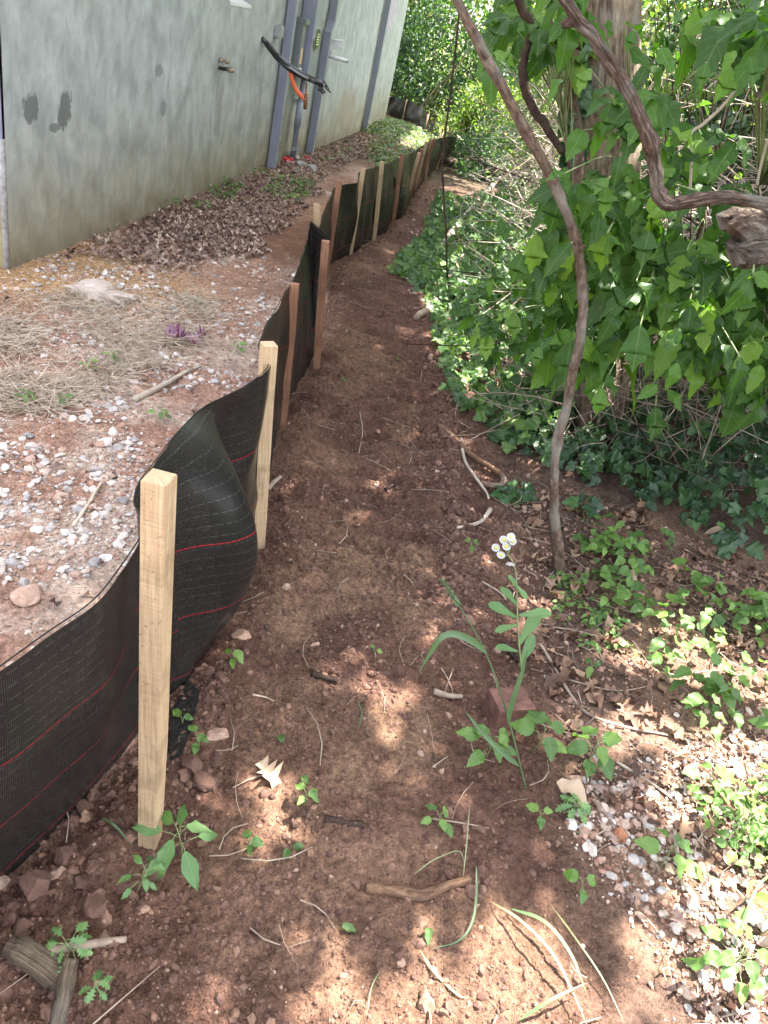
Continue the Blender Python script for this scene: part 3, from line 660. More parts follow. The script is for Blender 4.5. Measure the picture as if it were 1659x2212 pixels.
V, Fc, U = tube(cr([PY(627, 152, y0), PY(631, 172, y0), PY(641, 195, y0), PY(657, 214, y0)], 20), .019, 12); MB().add(V, Fc, uv=U).build('orange_duct', MT['orange'], bld)
V, Fc, U = tube([PY(662, 178, y0), PY(661, 205, y0), PY(660, 212, y0), PY(659, 236, y0)], [.008, .010, .018, .018], 10); cs = MB().add(V, Fc, uv=U).build('copper_stub', MT['copper'], bld)
for i, t in enumerate((203, 209)):
    V, Fc, U = tube([PY(661, t, y0), PY(661, t + 2.5, y0)], .022, 10); under(cs, 'ring', MB().add(V, Fc), MT['copper'], True)

# ============================================================ SILT FENCE
def GZ(px, py, z): d = ray(px, py); return CAM + d * ((z - 1.5) / d[2])
def cloth(cols, name, parent, mat, nu=16, nv=26, u0=0., jit=1., seed=1):
    T = []; B = []; K = []
    for (tx, ty, th_, bx, by, bh, bul) in cols:
        T.append(GZ(tx, ty, th_)); b = G(bx, by); b[2] += bh; 
        if bh > .001: b = GZ(bx, by, b[2])
        B.append(b); K.append(bul)
    n = nu * (len(cols) - 1) + 1
    T = cr(T, n); B = cr(B, n); K = cr(np.array(K)[:, None] * np.ones(3), n)[:, 0]
    mid = (T + B) / 2; s = np.concatenate([[0], np.cumsum(np.linalg.norm(np.diff(T, axis=0), axis=1))])
    tg = np.gradient(mid, axis=0); tg[:, 2] = 0; tg /= np.linalg.norm(tg, axis=1)[:, None]; nr = np.stack([tg[:, 1], -tg[:, 0], np.zeros(n)], 1)
    V = []; U = []
    for j in range(nv + 1):
        v = j / nv; Pn = T * (1 - v) + B * v
        off = K * math.sin(math.pi * v ** .8) + jit * (.016 * (1 - np.abs(2 * fbm(s * 3.2 + v * 2.6 + seed, v * 1.4 - s * .8 + 0 * s + 7, 3, 17 + seed) - 1) - .6) * (v * (1 - v) * 4) ** .5 + .012 * (fbm(s * 5 + seed, np.full(n, v * 2.2), 3, 7 + seed) - .5) * 2 + .006 * np.sin(s * 26 + v * 5) * v * (1 - v) * 4)
        if v > .96: Pn = Pn + UP * -.03
        V.append(Pn + nr * off[:, None]); U.append(np.stack([s + u0, (T[:, 2] - Pn[:, 2]) * -1 + .7], 1))
    V = np.concatenate(V); U = np.concatenate(U)
    i = (np.arange(nv)[:, None] * n + np.arange(n - 1)[None]).ravel()
    return build(name, V, np.stack([i, i + n, i + n + 1, i + 1], 1), mat, parent, uv=U), T
fen = empty('silt_fence', G(330, 1600), 'long black woven silt fence with red stitch lines winding up along the raked path', 'silt fence', 'black silt fences')
c1 = [(-330, 1730, .66, -360, 2330, 0, 0), (-100, 1512, .67, -110, 2010, 0, .0), (0, 1440, .68, 0, 1905, 0, .01), (100, 1368, .68, 110, 1800, 0, .02), (200, 1298, .69, 200, 1700, 0.01, .02), (262, 1222, .70, 262, 1622, .03, .0), (300, 1165, .71, 300, 1570, .05, -.01),
      (312, 1138, .71, 330, 1540, .04, -.01), (300, 1108, .71, 350, 1515, .02, 0), (289, 1085, .71, 365, 1500, .01, .0), (299, 1045, .71, 385, 1485, 0, .03), (330, 1003, .70, 405, 1468, 0, .02), (370, 950, .68, 430, 1425, 0, .125), (405, 912, .67, 450, 1395, 0, .155),
      (440, 880, .66, 470, 1365, 0, .075), (478, 860, .655, 492, 1328, 0, -.05), (520, 840, .65, 515, 1290, 0, -.06), (560, 812, .64, 540, 1225, 0, -.01), (579, 790, .64, 552, 1180, 0, .0), (574, 766, .64, 562, 1120, 0, 0), (558, 754, .63, 572, 1080, 0, .0),
      (566, 725, .62, 585, 1010, 0, 0), (600, 660, .60, 603, 925, 0, 0), (622, 624, .60, 617, 880, 0, .01), (642, 585, .58, 642, 835, 0, 0), (658, 540, .57, 664, 800, 0, 0), (664, 510, .56, 672, 782, 0, 0), (669, 479, .56, 678, 770, 0, 0), (690, 493, .56, 684, 763, 0, .0), (711, 514, .56, 692, 752, 0, 0)]
cl1, T1 = cloth(c1, 'cloth', fen, MT['cloth'])
c2 = [(690, 492, .52, 700, 625, 0, 0), (700, 455, .52, 704, 600, 0, 0), (722, 408, .52, 718, 570, 0, .02), (745, 399, .52, 742, 556, 0, .0), (771, 394, .53, 765, 546, 0, 0), (777, 372, .57, 775, 538, 0, 0), (800, 364, .56, 795, 525, 0, .02), (830, 356, .55, 826, 508, 0, 0), (852, 345, .54, 838, 498, 0, .02), (862, 342, .54, 848, 478, 0, 0), (876, 336, .53, 868, 470, 0, .03),
      (896, 326, .5, 884, 440, 0, 0), (912, 315, .48, 900, 410, 0, .01), (930, 304, .47, 915, 392, 0, .0), (945, 300, .46, 932, 372, 0, 0), (962, 296, .46, 950, 360, 0, 0), (985, 296, .44, 975, 350, 0, 0)]
cl2, T2 = cloth(c2, 'cloth', fen, MT['cloth'], u0=9., seed=5)
# pale hem thread along the top edge, and printed marks on the cloth
for T_ in (T1, T2):
    V, Fc, U = tube(T_ + UP * .001, .0014, 4, cap=False); MB().add(V, Fc).build('hem_cord', MT['hem'], fen)
# black flap lying in the trench behind the first stake
P = np.array([G(372, 1535), G(405, 1475), G(430, 1500), G(410, 1590), G(392, 1640), G(365, 1650)]); P[:, 2] += .012
MB().add(P, [[0, 5, 4, 3, 2, 1]]).build('buried_flap', MT['hem'], fen)
def stake(pb, pt, wd, rot, mat, label, point=False, yoff=0., thin=None):
    b = G(*pb); b[1] += yoff; t = PY(*pt, b[1]); ax = (t - b); ln = np.linalg.norm(ax); ax /= ln
    X_ = np.array([math.cos(R(rot)), math.sin(R(rot)), 0]); X_ -= ax * (X_ @ ax); X_ /= np.linalg.norm(X_); Y_ = np.cross(ax, X_)
    b = b - ax * .10; ln += .10; V = []; U = []; th_ = thin or wd
    lv = [(0, .25 if point else .6), (.12 if point else .08, .9), (ln * .4, 1), (ln * .75, 1.0), (ln - .002, 1.0), (ln, .93)]
    for z_, k in lv:
        jx = .0015 * math.sin(z_ * 9 + rot); 
        for a, c_ in ((-1, -1), (1, -1), (1, 1), (-1, 1)):
            V.append(b + ax * z_ + X_ * (a * wd / 2 * k + jx) + Y_ * c_ * th_ / 2 * k); 
        U += [(0, z_), (wd, z_), (2 * wd, z_), (3 * wd, z_)]
    Fc = []
    for i in range(len(lv) - 1):
        for k in range(4): Fc.append([i * 4 + k, i * 4 + (k + 1) % 4, i * 4 + 4 + (k + 1) % 4, i * 4 + 4 + k])
    e = len(lv) * 4 - 4; Fc += [[3, 2, 1, 0], [e, e + 1, e + 2, e + 3]]
    o = MB().add(V, Fc, uv=U).build('stake', MT[mat], fen, smooth=False); o['label'] = label; return o
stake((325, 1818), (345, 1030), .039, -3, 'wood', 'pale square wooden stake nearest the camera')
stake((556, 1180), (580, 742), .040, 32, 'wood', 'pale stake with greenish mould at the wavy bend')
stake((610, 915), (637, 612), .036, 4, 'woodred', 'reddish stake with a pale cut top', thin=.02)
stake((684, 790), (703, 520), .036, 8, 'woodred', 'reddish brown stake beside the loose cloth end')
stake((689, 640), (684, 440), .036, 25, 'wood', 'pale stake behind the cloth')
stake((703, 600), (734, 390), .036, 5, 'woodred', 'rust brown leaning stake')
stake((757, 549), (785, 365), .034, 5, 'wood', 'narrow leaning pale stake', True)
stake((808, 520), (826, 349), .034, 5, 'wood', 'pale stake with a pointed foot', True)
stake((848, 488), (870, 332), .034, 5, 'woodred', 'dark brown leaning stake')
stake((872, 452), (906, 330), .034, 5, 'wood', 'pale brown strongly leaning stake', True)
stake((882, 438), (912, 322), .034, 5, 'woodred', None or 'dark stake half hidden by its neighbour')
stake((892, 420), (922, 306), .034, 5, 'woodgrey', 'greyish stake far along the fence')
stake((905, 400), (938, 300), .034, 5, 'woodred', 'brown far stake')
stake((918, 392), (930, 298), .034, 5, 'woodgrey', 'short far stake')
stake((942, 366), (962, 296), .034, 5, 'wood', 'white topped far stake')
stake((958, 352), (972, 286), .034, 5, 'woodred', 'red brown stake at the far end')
# second run of fence across the far end
f2 = empty('silt_fence', G(880, 300), 'dark silt fence sagging across the clearing beyond the building corner', 'silt fence', 'black silt fences')
def cloth_world(B, hs, name, parent, seed=3):
    n_ = 60; Bz = cr(np.array([[q[0], q[1], float(ground_h(q[0], q[1])) - .03] for q in B]), n_); hh_ = cr(np.array(hs)[:, None] * np.ones(3), n_)[:, 0]; V = []; U = []; t = np.linspace(0, 1, n_)
    for j_ in range(9):
        v = j_ / 8; V.append(Bz + np.stack([0 * t, .10 * (fbm(t * 9, v * 2 + 0 * t, 2, seed) - .5) + .05 * v, hh_ * v], 1)); U.append(np.stack([t * 3, hh_ * v], 1))
    i = (np.arange(8)[:, None] * n_ + np.arange(n_ - 1)[None]).ravel()
    build(name, np.concatenate(V), np.stack([i, i + 1, i + n_ + 1, i + n_], 1), MT['cloth'], parent, uv=np.concatenate(U)); return Bz, hh_
Bz, hh_ = cloth_world([(-3.6, 18.6), (-2.9, 18.0), (-2.3, 17.5), (-1.9, 17.3)], [.46, .40, .38, .3], 'cloth', f2)
Bz2, hh2 = cloth_world([(-2.1, 16.9), (-1.7, 16.6), (-1.3, 16.2), (-1.0, 15.6), (-.75, 14.9)], [.3, .38, .36, .30, .2], 'cloth', f2, 8)
for Q, H_k, i in ((Bz, hh_, 30), (Bz, hh_, 55), (Bz2, hh2, 20), (Bz2, hh2, 42)):
    V, Fc, U = tube([Q[i] - UP * .1, Q[i] + UP * (H_k[i] + .01)], .015, 4); MB().add(V, Fc, uv=U).build('stake', MT['woodgrey'], f2)

# ============================================================ LOOSE GROUND MATERIAL
def onground(q, dz=0.0): return np.stack([q[:, 0], q[:, 1], ground_h(q[:, 0], q[:, 1]) + dz], 1)
PATH = [(-.40, .35), (-.55, .8), (-.42, 1.15), (-.36, 1.6), (-.36, 2.03), (-.46, 2.5), (-.56, 3.8), (-.8, 5.5), (-.6, 6.9), (-.6, 10), (-.2, 10), (-.15, 6), (.05, 5), (.25, 3.6), (.40, 2.9), (.50, 2.2), (.62, 1.5), (.7, .9), (.7, .35)]
q = sample_poly(PATH, 34000, lambda x, y: (.28 + ss(.4, .68, fbm(x * 3, y * 3, 3, 71))) * np.clip(1.6 / (y + .2), 0.12, 1))
sz = .0016 * rng.pareto(2.2, len(q)).clip(0, 6) + .0020; edge = np.exp(-((q[:, 0] - edge_x(q[:, 1])) / .1) ** 2); sz *= 1 + 1.2 * edge * (q[:, 1] > 1.8)
tag(scatter('soil_crumbs', LUMPS, onground(q, .0), randrot(len(q)), sz, MT['crumb'], smooth=False), kind='stuff')
nearP = [(-.62, .35), (-.60, .8), (-.42, 1.15), (-.36, 1.45), (-.2, 1.3), (-.18, .9), (-.12, .6), (-.1, .4)]
q = sample_poly(nearP, 1500, lambda x, y: ss(-.08, -.38, x) + .1)
q2 = np.stack([rng.uniform(-.1, .42, 700), rng.uniform(1.9, 4.6, 700)], 1); q2[:, 0] = edge_x(q2[:, 1]) + rng.normal(0, .05, 700)
q3 = np.stack([rng.uniform(.2, .62, 500), rng.uniform(.5, 1.2, 500)], 1); q3 = q3[np.abs(q3[:, 0] - .42 - .1 * np.sin(q3[:, 1] * 5)) < .10]
q4 = np.stack([np.zeros(900), rng.uniform(1.0, 7, 900)], 1); q4[:, 0] = fence_x(q4[:, 1]) + .05 + np.abs(rng.normal(0, .05, 900))
q = np.concatenate([q, q2, q3, q4]); sz = .0032 + .0042 * rng.pareto(2.2, len(q)).clip(0, 4)
tag(scatter('soil_clods', LUMPS1, onground(q, -.001), randrot(len(q)), sz, MT['crumb'], smooth=False), kind='stuff')
LEFT = [(-.66, .3), (-.64, .8), (-.52, 1.2), (-.48, 2.0), (-.6, 3.0), (-.66, 4.0), (-.95, 5.4), (-1.3, 5.4), (-2.1, 4.4), (-3.0, 3.5), (-3.0, 1.5), (-1.6, .3)]
q = sample_poly(LEFT, 23000, lambda x, y: .07 + ss(.40, .62, fbm(x * 3.5, y * 3.5, 3, 55)) * np.clip(2.6 / (y + .8), .1, 1))
sz = .0032 + .0046 * rng.pareto(2.2, len(q)).clip(0, 4.2); tag(scatter('pale_gravel', STONES, onground(q, .001), rotz_rand(len(q), .25), sz, MT['stone'], smooth=False), kind='stuff')
q = sample_poly(LEFT, 14000, lambda x, y: .3 + ss(.33, .6, fbm(x * 2.5, y * 2.5, 3, 25))); sz = .002 + .0022 * rng.pareto(2.3, len(q)).clip(0, 4)
n = N('left_crumb'); n.m.name = 'pinkish_crumb'
MT['crumb2'] = rocky('pinkish_crumb', [(0, (.20, .10, .07)), (.5, (.30, .17, .12)), (1, (.42, .28, .21))], .95, 60)
tag(scatter('pinkish_crumbs', LUMPS, onground(q), randrot(len(q)), sz, MT['crumb2'], smooth=False), kind='stuff')
GR = poly([(1210, 1770), (1290, 1690), (1420, 1640), (1660, 1560), (2000, 1500), (2500, 1650), (2500, 2400), (1560, 2400), (1440, 2080), (1330, 1920)])
q = sample_poly(GR, 5200, lambda x, y: (.25 + ss(.3, .55, fbm(x * 4, y * 4, 3, 11))) * ss(2.3, 1.2, x)); q = q + rng.normal(0, .035, q.shape) * rng.choice([.3, 1.6], (len(q), 1)); sz = .0028 + .0038 * rng.pareto(2.1, len(q)).clip(0, 3.6)
tag(scatter('mixed_gravel', STONES, onground(q, .002), rotz_rand(len(q), .25), sz, MT['stone'], smooth=False, rnd=np.where(rng.random(len(q)) < .45, rng.uniform(.55, .88, len(q)), rng.uniform(0, .55, len(q)))), kind='stuff')
FL = poly([(1080, 1080), (1200, 1060), (1400, 1120), (1660, 1240), (2400, 1250), (2500, 1800), (1400, 1800), (1240, 1700), (1150, 1400), (1100, 1250)])
q = np.concatenate([sample_poly(FL, 8000), sample_poly(GR, 8000)]); sz = .0025 + .003 * rng.pareto(2.3, len(q)).clip(0, 4)
tag(scatter('forest_floor_crumbs', LUMPS, onground(q), randrot(len(q)), sz, MT['crumb2']), kind='stuff')
# dry leaves
DRY = leafset(OVAL, 4, .5, .5, .35, .4) + leafset(OAK, 3, .4, .4, .3, .3)
DRYK = [(b[0], b[1], b[2]) for b in DRY]
def dryscatter(name, q, s0, s1, mat='dry', tilt=.45, dz=.008):
    M = rotz_rand(len(q), tilt); return scatter(name, DRYK, onground(q, dz) + np.array([0, 0, 1]) * rng.uniform(0, .02, (len(q), 1)), M, rng.uniform(s0, s1, len(q)), MT[mat])
WL = poly([(120, 560), (440, 404), (575, 362), (780, 296), (830, 268), (900, 300), (890, 330), (760, 350), (680, 400), (620, 440), (560, 455), (530, 520), (470, 560), (400, 590), (300, 575)])
q = sample_poly(WL, 4600, lambda x, y: ss(.25, .5, fbm(x * 3, y * 3, 3, 61) + .25 * ss(1.1, .4, x + 2.1)))
tag(dryscatter('leaf_litter', q, .03, .055, tilt=.35), kind='stuff')
q = sample_poly(poly([(250, 600), (450, 560), (560, 560), (640, 470), (700, 420), (640, 380), (500, 400), (330, 500)]), 2400, lambda x, y: ss(.3, .6, fbm(x * 2.5, y * 2.5, 3, 62))); tag(dryscatter('thin_leaf_litter', q, .03, .055, tilt=.3), kind='stuff')
q = sample_poly(FL, 800); tag(dryscatter('rotting_leaf_bits', q, .015, .035, 'dry2', tilt=.25), kind='stuff')
q = sample_poly(FL, 560); tag(dryscatter('forest_leaf_litter', q, .03, .075, 'dry2', tilt=.25), kind='stuff')
q = np.concatenate([sample_poly(GR, 520), sample_poly(LEFT, 260), sample_poly(poly([(860, 500), (900, 420), (960, 400), (1000, 560), (930, 700), (880, 640)]), 200)])
tag(dryscatter('stray_dry_leaves', q, .02, .05), kind='stuff')
# straw and fine twigs
def stick_base(seg=3, bend=.12, seed=0):
    r = np.random.default_rng(seed); V = []; b = r.uniform(-bend, bend, 2)
    for i in range(seg + 1):
        t = i / seg
        for k in range(3):
            a = k * 2.094; V.append([math.cos(a) * (1 - .5 * t) + b[0] * math.sin(t * 3) * 60, t, math.sin(a) * (1 - .5 * t) + b[1] * math.sin(t * 3) * 20])
    Fc = []
    for i in range(seg):
        for k in range(3):
            a, b_ = i * 3 + k, i * 3 + (k + 1) % 3; Fc += [[a, b_, b_ + 3], [a, b_ + 3, a + 3]]
    V = np.array(V); return V, np.array(Fc), V[:, :2]
STK = [stick_base(3, .06 + .04 * i, i) for i in range(6)]
def sticks(name, q, l0, l1, r0, r1, mat, tilt=.12, dz=.004, pos=None, M=None, kind='stuff'):
    n_ = len(q) if pos is None else len(pos); ln = rng.uniform(l0, l1, n_); rr = rng.uniform(r0, r1, n_)
    P = onground(q, dz) + np.array([0, 0, 1]) * rng.uniform(0, .012, (n_, 1)) if pos is None else pos
    o = scatter(name, STK, P, rotz_rand(n_, tilt) if M is None else M, np.stack([rr, ln, rr], 1), MT[mat])
    if kind: tag(o, kind=kind)
    return o
ST = poly([(-40, 660), (150, 640), (430, 640), (470, 700), (430, 780), (260, 830), (120, 900), (-60, 900)])
q = sample_poly(ST, 2500, lambda x, y: ss(.42, .66, fbm(x * 3.4, y * 3.4, 4, 88)) + .05); sticks('straw', q, .04, .19, .0011, .0026, 'straw', .25, .014)
q = np.concatenate([sample_poly(LEFT, 420), sample_poly(GR, 90)]); sticks('straw_bits', q, .03, .14, .0008, .0018, 'straw')
q = np.concatenate([sample_poly(PATH, 260), sample_poly(FL, 800), sample_poly(GR, 300)]); sticks('twig_litter', q, .03, .16, .0008, .0026, 'twig', .15)

# ============================================================ INDIVIDUAL THINGS ON THE GROUND
def stick_thing(name, px, r, mat, label, cat='stick', dz=.006, n=24, sides=8, rough=.18, taper=.6, twigs=(), group=None, ridges=0):
    P = [G(*p, dz=dz + r * .5) if len(p) == 2 else G(p[0], p[1], dz=p[2]) for p in px]
    C_ = cr(P, n); rad = r * np.linspace(1, taper, n)
    if not twigs:
        V, Fc, U = tube(C_, rad, sides, rough, len(px)); o = MB().add(V, Fc, uv=U).build(name, MT[mat]); return tag(o, label, cat, group)
    t = empty(name, P[0], label, cat, group); V, Fc, U = tube(C_, rad, sides, rough, len(px)); MB().add(V, Fc, uv=U).build('stem', MT[mat], t)
    for tw in twigs:
        V, Fc, U = tube(cr([G(*p, dz=dz) for p in tw], 14), r * .5 * np.linspace(1, .5, 14), 6, .15, 2); MB().add(V, Fc, uv=U).build('side_twig', MT[mat], t)
    return t
stick_thing('twig', [(1163, 1392), (1195, 1445), (1222, 1492), (1265, 1545), (1350, 1575), (1440, 1592)], .0055, 'twig', 'long bare branching twig lying to the right of the brick', 'twig', twigs=[[(1222, 1470), (1330, 1495), (1430, 1478)]])
stick_thing('twig', [(160, 1140), (190, 1095), (220, 1046)], .006, 'straw', 'straight straw coloured stick lying on gravel left of the fence', 'stick', taper=.7)
stick_thing('stick', [(832, 1062), (848, 1052), (864, 1044)], .008, 'dark', 'short dark stub of wood in the middle of the raked path', rough=.3)
stick_thing('stick', [(672, 1462), (700, 1470), (728, 1476)], .009, 'dark', 'blackish bark piece lying on the path between the fence and the brick', rough=.35)
stick_thing('stick', [(935, 1500), (965, 1508), (996, 1510)], .009, 'twig', 'short brown stick with a split end left of the brick', rough=.25)
stick_thing('root', [(788, 1922), (850, 1930), (915, 1938), (965, 1918), (1012, 1905)], .013, 'root', 'smooth brown piece of root lying across the lower path', 'root', taper=.75, sides=12, dz=.002)
stick_thing('stick', [(82, 2066), (170, 2050), (272, 2036)], .009, 'twig', 'knotty grey stick above the broken wood at the lower left', rough=.3)
stick_thing('bark_piece', [(700, 1772), (740, 1778), (785, 1780)], .011, 'dark', 'flat charred bark flake on the lower middle path', 'bark piece', rough=.4, dz=-.006)
stick_thing('root', [(945, 932), (975, 955), (1012, 992), (1052, 1018), (1080, 1038), (1084, 1052), (1068, 1062), (1034, 1054)], .014, 'root', 'orange brown root bent into a hook at the path edge', 'root', n=40, sides=10, dz=.02, taper=.8)
stick_thing('twig', [(992, 962), (1000, 1010), (1022, 1045), (1045, 1078), (1050, 1092)], .007, 'twigpale', 'pale twig crossing over the hooked root', 'twig', dz=.03)
stick_thing('stick', [(1056, 1108), (1035, 1135), (985, 1148)], .010, 'twigpale', 'pale bent stick below the hooked root', 'stick', dz=.012, taper=.5)
stick_thing('stick', [(578, 1062), (592, 1046), (606, 1034)], .010, 'twig', 'small cut stick beside the second stake', 'stick')
stick_thing('twig', [(776, 895), (782, 935), (774, 985)], .0025, 'twig', 'hair thin curved twig standing out on the upper path', 'twig', dz=.01)
stick_thing('bark_strip', [(290, 868), (350, 838), (400, 808), (432, 795)], .016, 'twigpale', 'long pale curled bark strip on the left gravel', 'bark strip', taper=.3, dz=.0)
stick_thing('twig', [(1330, 1650), (1395, 1690), (1440, 1722), (1470, 1750)], .004, 'twigpale', 'thin pale twig at the upper edge of the right gravel', 'twig')
stick_thing('twig', [(1452, 1800), (1462, 1880), (1470, 1930)], .0055, 'twig', 'upright looking brown twig lying among the mixed gravel', 'twig', dz=.01)
stick_thing('twig', [(1040, 1260), (1080, 1285), (1092, 1300)], .0035, 'twig', 'small reddish twig above the fleabane leaves', 'twig')
stick_thing('stick', [(1085, 1395), (1105, 1420), (1128, 1440)], .009, 'dark', 'dark rotten stick at the foot of the daisy plant', 'stick', rough=.3)
stick_thing('twig', [(545, 1505), (570, 1510), (590, 1518)], .003, 'straw', 'white straw sliver near the first stake', 'straw')
stick_thing('stick', [(1120, 910, .10), (1170, 903, .12), (1235, 900, .12)], .02, 'twig', 'thick brown branch lying level in the ivy behind the leaning sapling', 'branch')
# broken wood at the lower left
bw = empty('broken_wood', G(90, 2110), 'broken rotten wood with torn pale ends at the lower left corner', 'broken wood')
V, Fc, U = tube(cr([G(15, 2062, dz=.03), G(60, 2085, dz=.035), G(110, 2112, dz=.02), G(135, 2125, dz=.005)], 20), [.018] * 3 + [.024] * 13 + [.02] * 4, 12, .35, 4); MB().add(V, Fc, uv=U).build('main_piece', MT['treebark'], bw)
V, Fc, U = tube(cr([G(152, 2102, dz=.05), G(140, 2140, dz=.03), G(128, 2190, dz=.015), G(115, 2240, dz=0)], 20), .013, 12, .45, 9, flat=.6); MB().add(V, Fc, uv=U).build('split_piece', MT['treebark'], bw)
# brick
def cuboid(c, ax, ay, az, n=9, seed=0, amp=.003, notch=None):
    V = []; Fc = []; k = 0
    g = np.linspace(0, 1, n)
    for (o, a, b, fl) in ((0 * ax, ax, ay, 1), (az, ax, ay, 0), (0 * ax, ax, az, 0), (ay, ax, az, 1), (0 * ax, ay, az, 1), (ax, ay, az, 0)):
        P = c + o + g[:, None, None] * a + g[None, :, None] * b
        V.append(P.reshape(-1, 3))
        for i in range(n - 1):
            for j in range(n - 1):
                f = [k + i * n + j, k + (i + 1) * n + j, k + (i + 1) * n + j + 1, k + i * n + j + 1]; Fc.append(f[::-1] if fl else f)
        k += n * n
    V = np.concatenate(V); ctr = c + (ax + ay + az) / 2; d = V - ctr
    l = np.abs(np.stack([d @ ax / (ax @ ax), d @ ay / (ay @ ay), d @ az / (az @ az)], 1)) * 2; rr = (np.sort(l, 1)[:, 1] > .99) * .4
    V = V - d * (rr[:, None] * .05) - d * (np.sort(l, 1)[:, 0] > .99)[:, None] * .03
    V = V + d / np.linalg.norm(d, axis=1)[:, None] * ((fbm(V[:, 0] * 60 + V[:, 2] * 31, V[:, 1] * 60 + V[:, 2] * 17, 3, seed) - .5) * 2 * amp)[:, None]
    return V, Fc
b0 = G(1066, 1574); b0[2] -= .02; ax_ = (G(1142, 1572) - G(1066, 1574)); ax_[2] = 0
ay_ = np.array([-ax_[1], ax_[0], 0]); ay_ = ay_ / np.linalg.norm(ay_) * .085
V, Fc = cuboid(b0, ax_, ay_, np.array([0, 0, .085]), 12, 3, .0035)
top = V[:, 2] > b0[2] + .08; u_ = (V - b0) @ ax_ / (ax_ @ ax_); v_ = (V - b0) @ ay_ / (ay_ @ ay_)
V[top, 2] -= .02 * np.exp(-(((u_[top] - .55) / .25) ** 2 + ((v_[top] - .55) / .16) ** 2) * 1.5)
V[:, 2] += np.where((u_ > .45) & (V[:, 2] < b0[2] + .03) & (v_ < .1), .018, 0)
tag(MB().add(V, Fc).build('brick', MT['brick'], smooth=False), 'dark red broken brick half sunk in the soil beside the path', 'brick')
def rock(px, r, mat, label, cat='stone', sq=(1, .8, .55), seed=0, rnd=.5, dz=0., chop=7):
    V, Fc, U = lump(2, .03, seed + 300, sq, chop); p = G(*px); a = rng.uniform(0, 6); c_, s_ = math.cos(a), math.sin(a)
    V = V @ np.array([[c_, -s_, 0], [s_, c_, 0], [0, 0, 1]]).T * r + p + UP * (r * sq[2] * .35 + dz)
    return tag(MB().add(V, Fc.tolist(), rnd, U).build('stone' if cat == 'stone' else cat.replace(' ', '_'), MT[mat], smooth=False), label, cat)
for i, a in enumerate([
    ((70, 968), .030, 'stone', 'rounded pale stone standing on the pinkish soil at the far left', .3), ((230, 958), .036, 'stone', 'angular light grey stone left of the wavy fence', .35),
    ((182, 905), .020, 'stone', 'small cream stone above the angular grey one', .5), ((205, 800), .055, 'crumb2', 'brown flat rock at the lower rim of the straw', .5),
    ((298, 845), .035, 'crumb2', 'light brown chunk beside the pale bark strip', .9), ((205, 1216), .026, 'stone', 'bluish grey pointed stone on the left gravel', .05),
    ((262, 1082), .028, 'stone', 'flat slate coloured shard beside the straight stick', .02), ((62, 1290), .045, 'crumb2', 'broad flat pale slab at the left edge', .95),
    ((60, 1078), .018, 'stone', 'narrow grey shard at the left edge', .1), ((540, 740), .030, 'stone', 'pinkish white pebble just left of the second stake', .5),
    ((410, 652), .050, 'stone', 'flat pale stone near the straw pile', .55), ((130, 985), .022, 'stone', 'white chip beside the rounded pale stone', .4),
    ((1100, 1222), .024, 'stone', 'white lump of stone just below the daisies', 1.0), ((1178, 1464), .013, 'stone', 'little white stone above and right of the brick', 1.0),
    ((1275, 1836), .020, 'stone', 'whitish round stone at the inner edge of the right gravel', .95), ((1232, 1782), .019, 'stone', 'chalky stone under the feathery weed', 1.0),
    ((1338, 1808), .024, 'clay', 'orange red brick fragment at the inner edge of the gravel', .5), ((1558, 1742), .045, 'brick', 'long reddish brown brick fragment near the right border', 1.0),
    ((1640, 1945), .045, 'clay', 'rusty red brick chunk at the right border', .1), ((1240, 1690), .028, 'crumb2', 'tan flat rock between seedlings and gravel', .8),
    ((680, 1395), .016, 'crumb2', 'small ochre stone on the shaded path', .9), ((520, 1375), .030, 'crumb2', 'flat tan stone in the shadow right of the fence', .7),
    ((470, 1590), .028, 'crumb2', 'knobbly tan stone beside the first stake', .9), ((1470, 1285), .030, 'stone', 'flat brownish rock among the seedlings', .75),
    ((935, 1500 - 70), .012, 'crumb2', 'small reddish lump on the path above the short brown stick', .3), ((1210, 1335), .022, 'crumb', 'reddish clod between daisy plant and path', .6),
]): rock(a[0], a[1], a[2], a[3], 'stone', (1, .75 + .05 * (i % 4), .45 + .06 * (i % 3)), i, a[4])
for i, a in enumerate([((80, 1912), .036, 'biggest rounded soil clod near the lower end of the fence'), ((205, 1962), .026, 'soil clod between the weed and the left border'), ((415, 1660), .030, 'soil clod right of the first stake'),
                       ((440, 1690), .028, 'cracked flat clod by the sunlit patch'), ((80, 1800), .022, 'small clod tucked against the fence foot'), ((180, 1745), .02, 'clod lying under the red bottom stitch'), ((140, 1850), .024, 'brown clod left of the first stake foot')]):
    rock(a[0], a[1], 'crumb', a[2], 'soil clod', (1, .85, .7), i + 50, .55)
# plastic bag, purple leaves, wrappers, rubble
def crumple(name, px, r, mat, label, cat, seed, sq=(1, .8, .4), amp=.35, dz=0):
    V, Fc = ico(3); V = V * (1 + amp * (fbm(V[:, 0] * 2.2 + 9 + seed, V[:, 1] * 2.2 + V[:, 2] * 1.7 + 9, 4, seed) - .5)[:, None] * 2) * np.array(sq)
    V = V * r + G(*px) + UP * (dz + r * .1); return tag(MB().add(V, Fc.tolist(), .5, V[:, :2] * 10).build(name, MT[mat], smooth=False), label, cat)
crumple('plastic_bag', (212, 640), .13, 'plastic', 'crumpled translucent plastic bag on the ochre ground below the wall', 'plastic bag', 3, (1.2, .8, .35), .5)
crumple('wrapper', (620, 352), .07, 'redfoil', 'red and white crumpled wrapper at the foot of the grey conduit', 'wrapper', 5, (1, .7, .5), .5, .02)
crumple('wrapper', (664, 347), .035, 'redfoil', 'small red scrap beside the second downspout', 'wrapper', 7, (1, .7, .5), .5, .02)
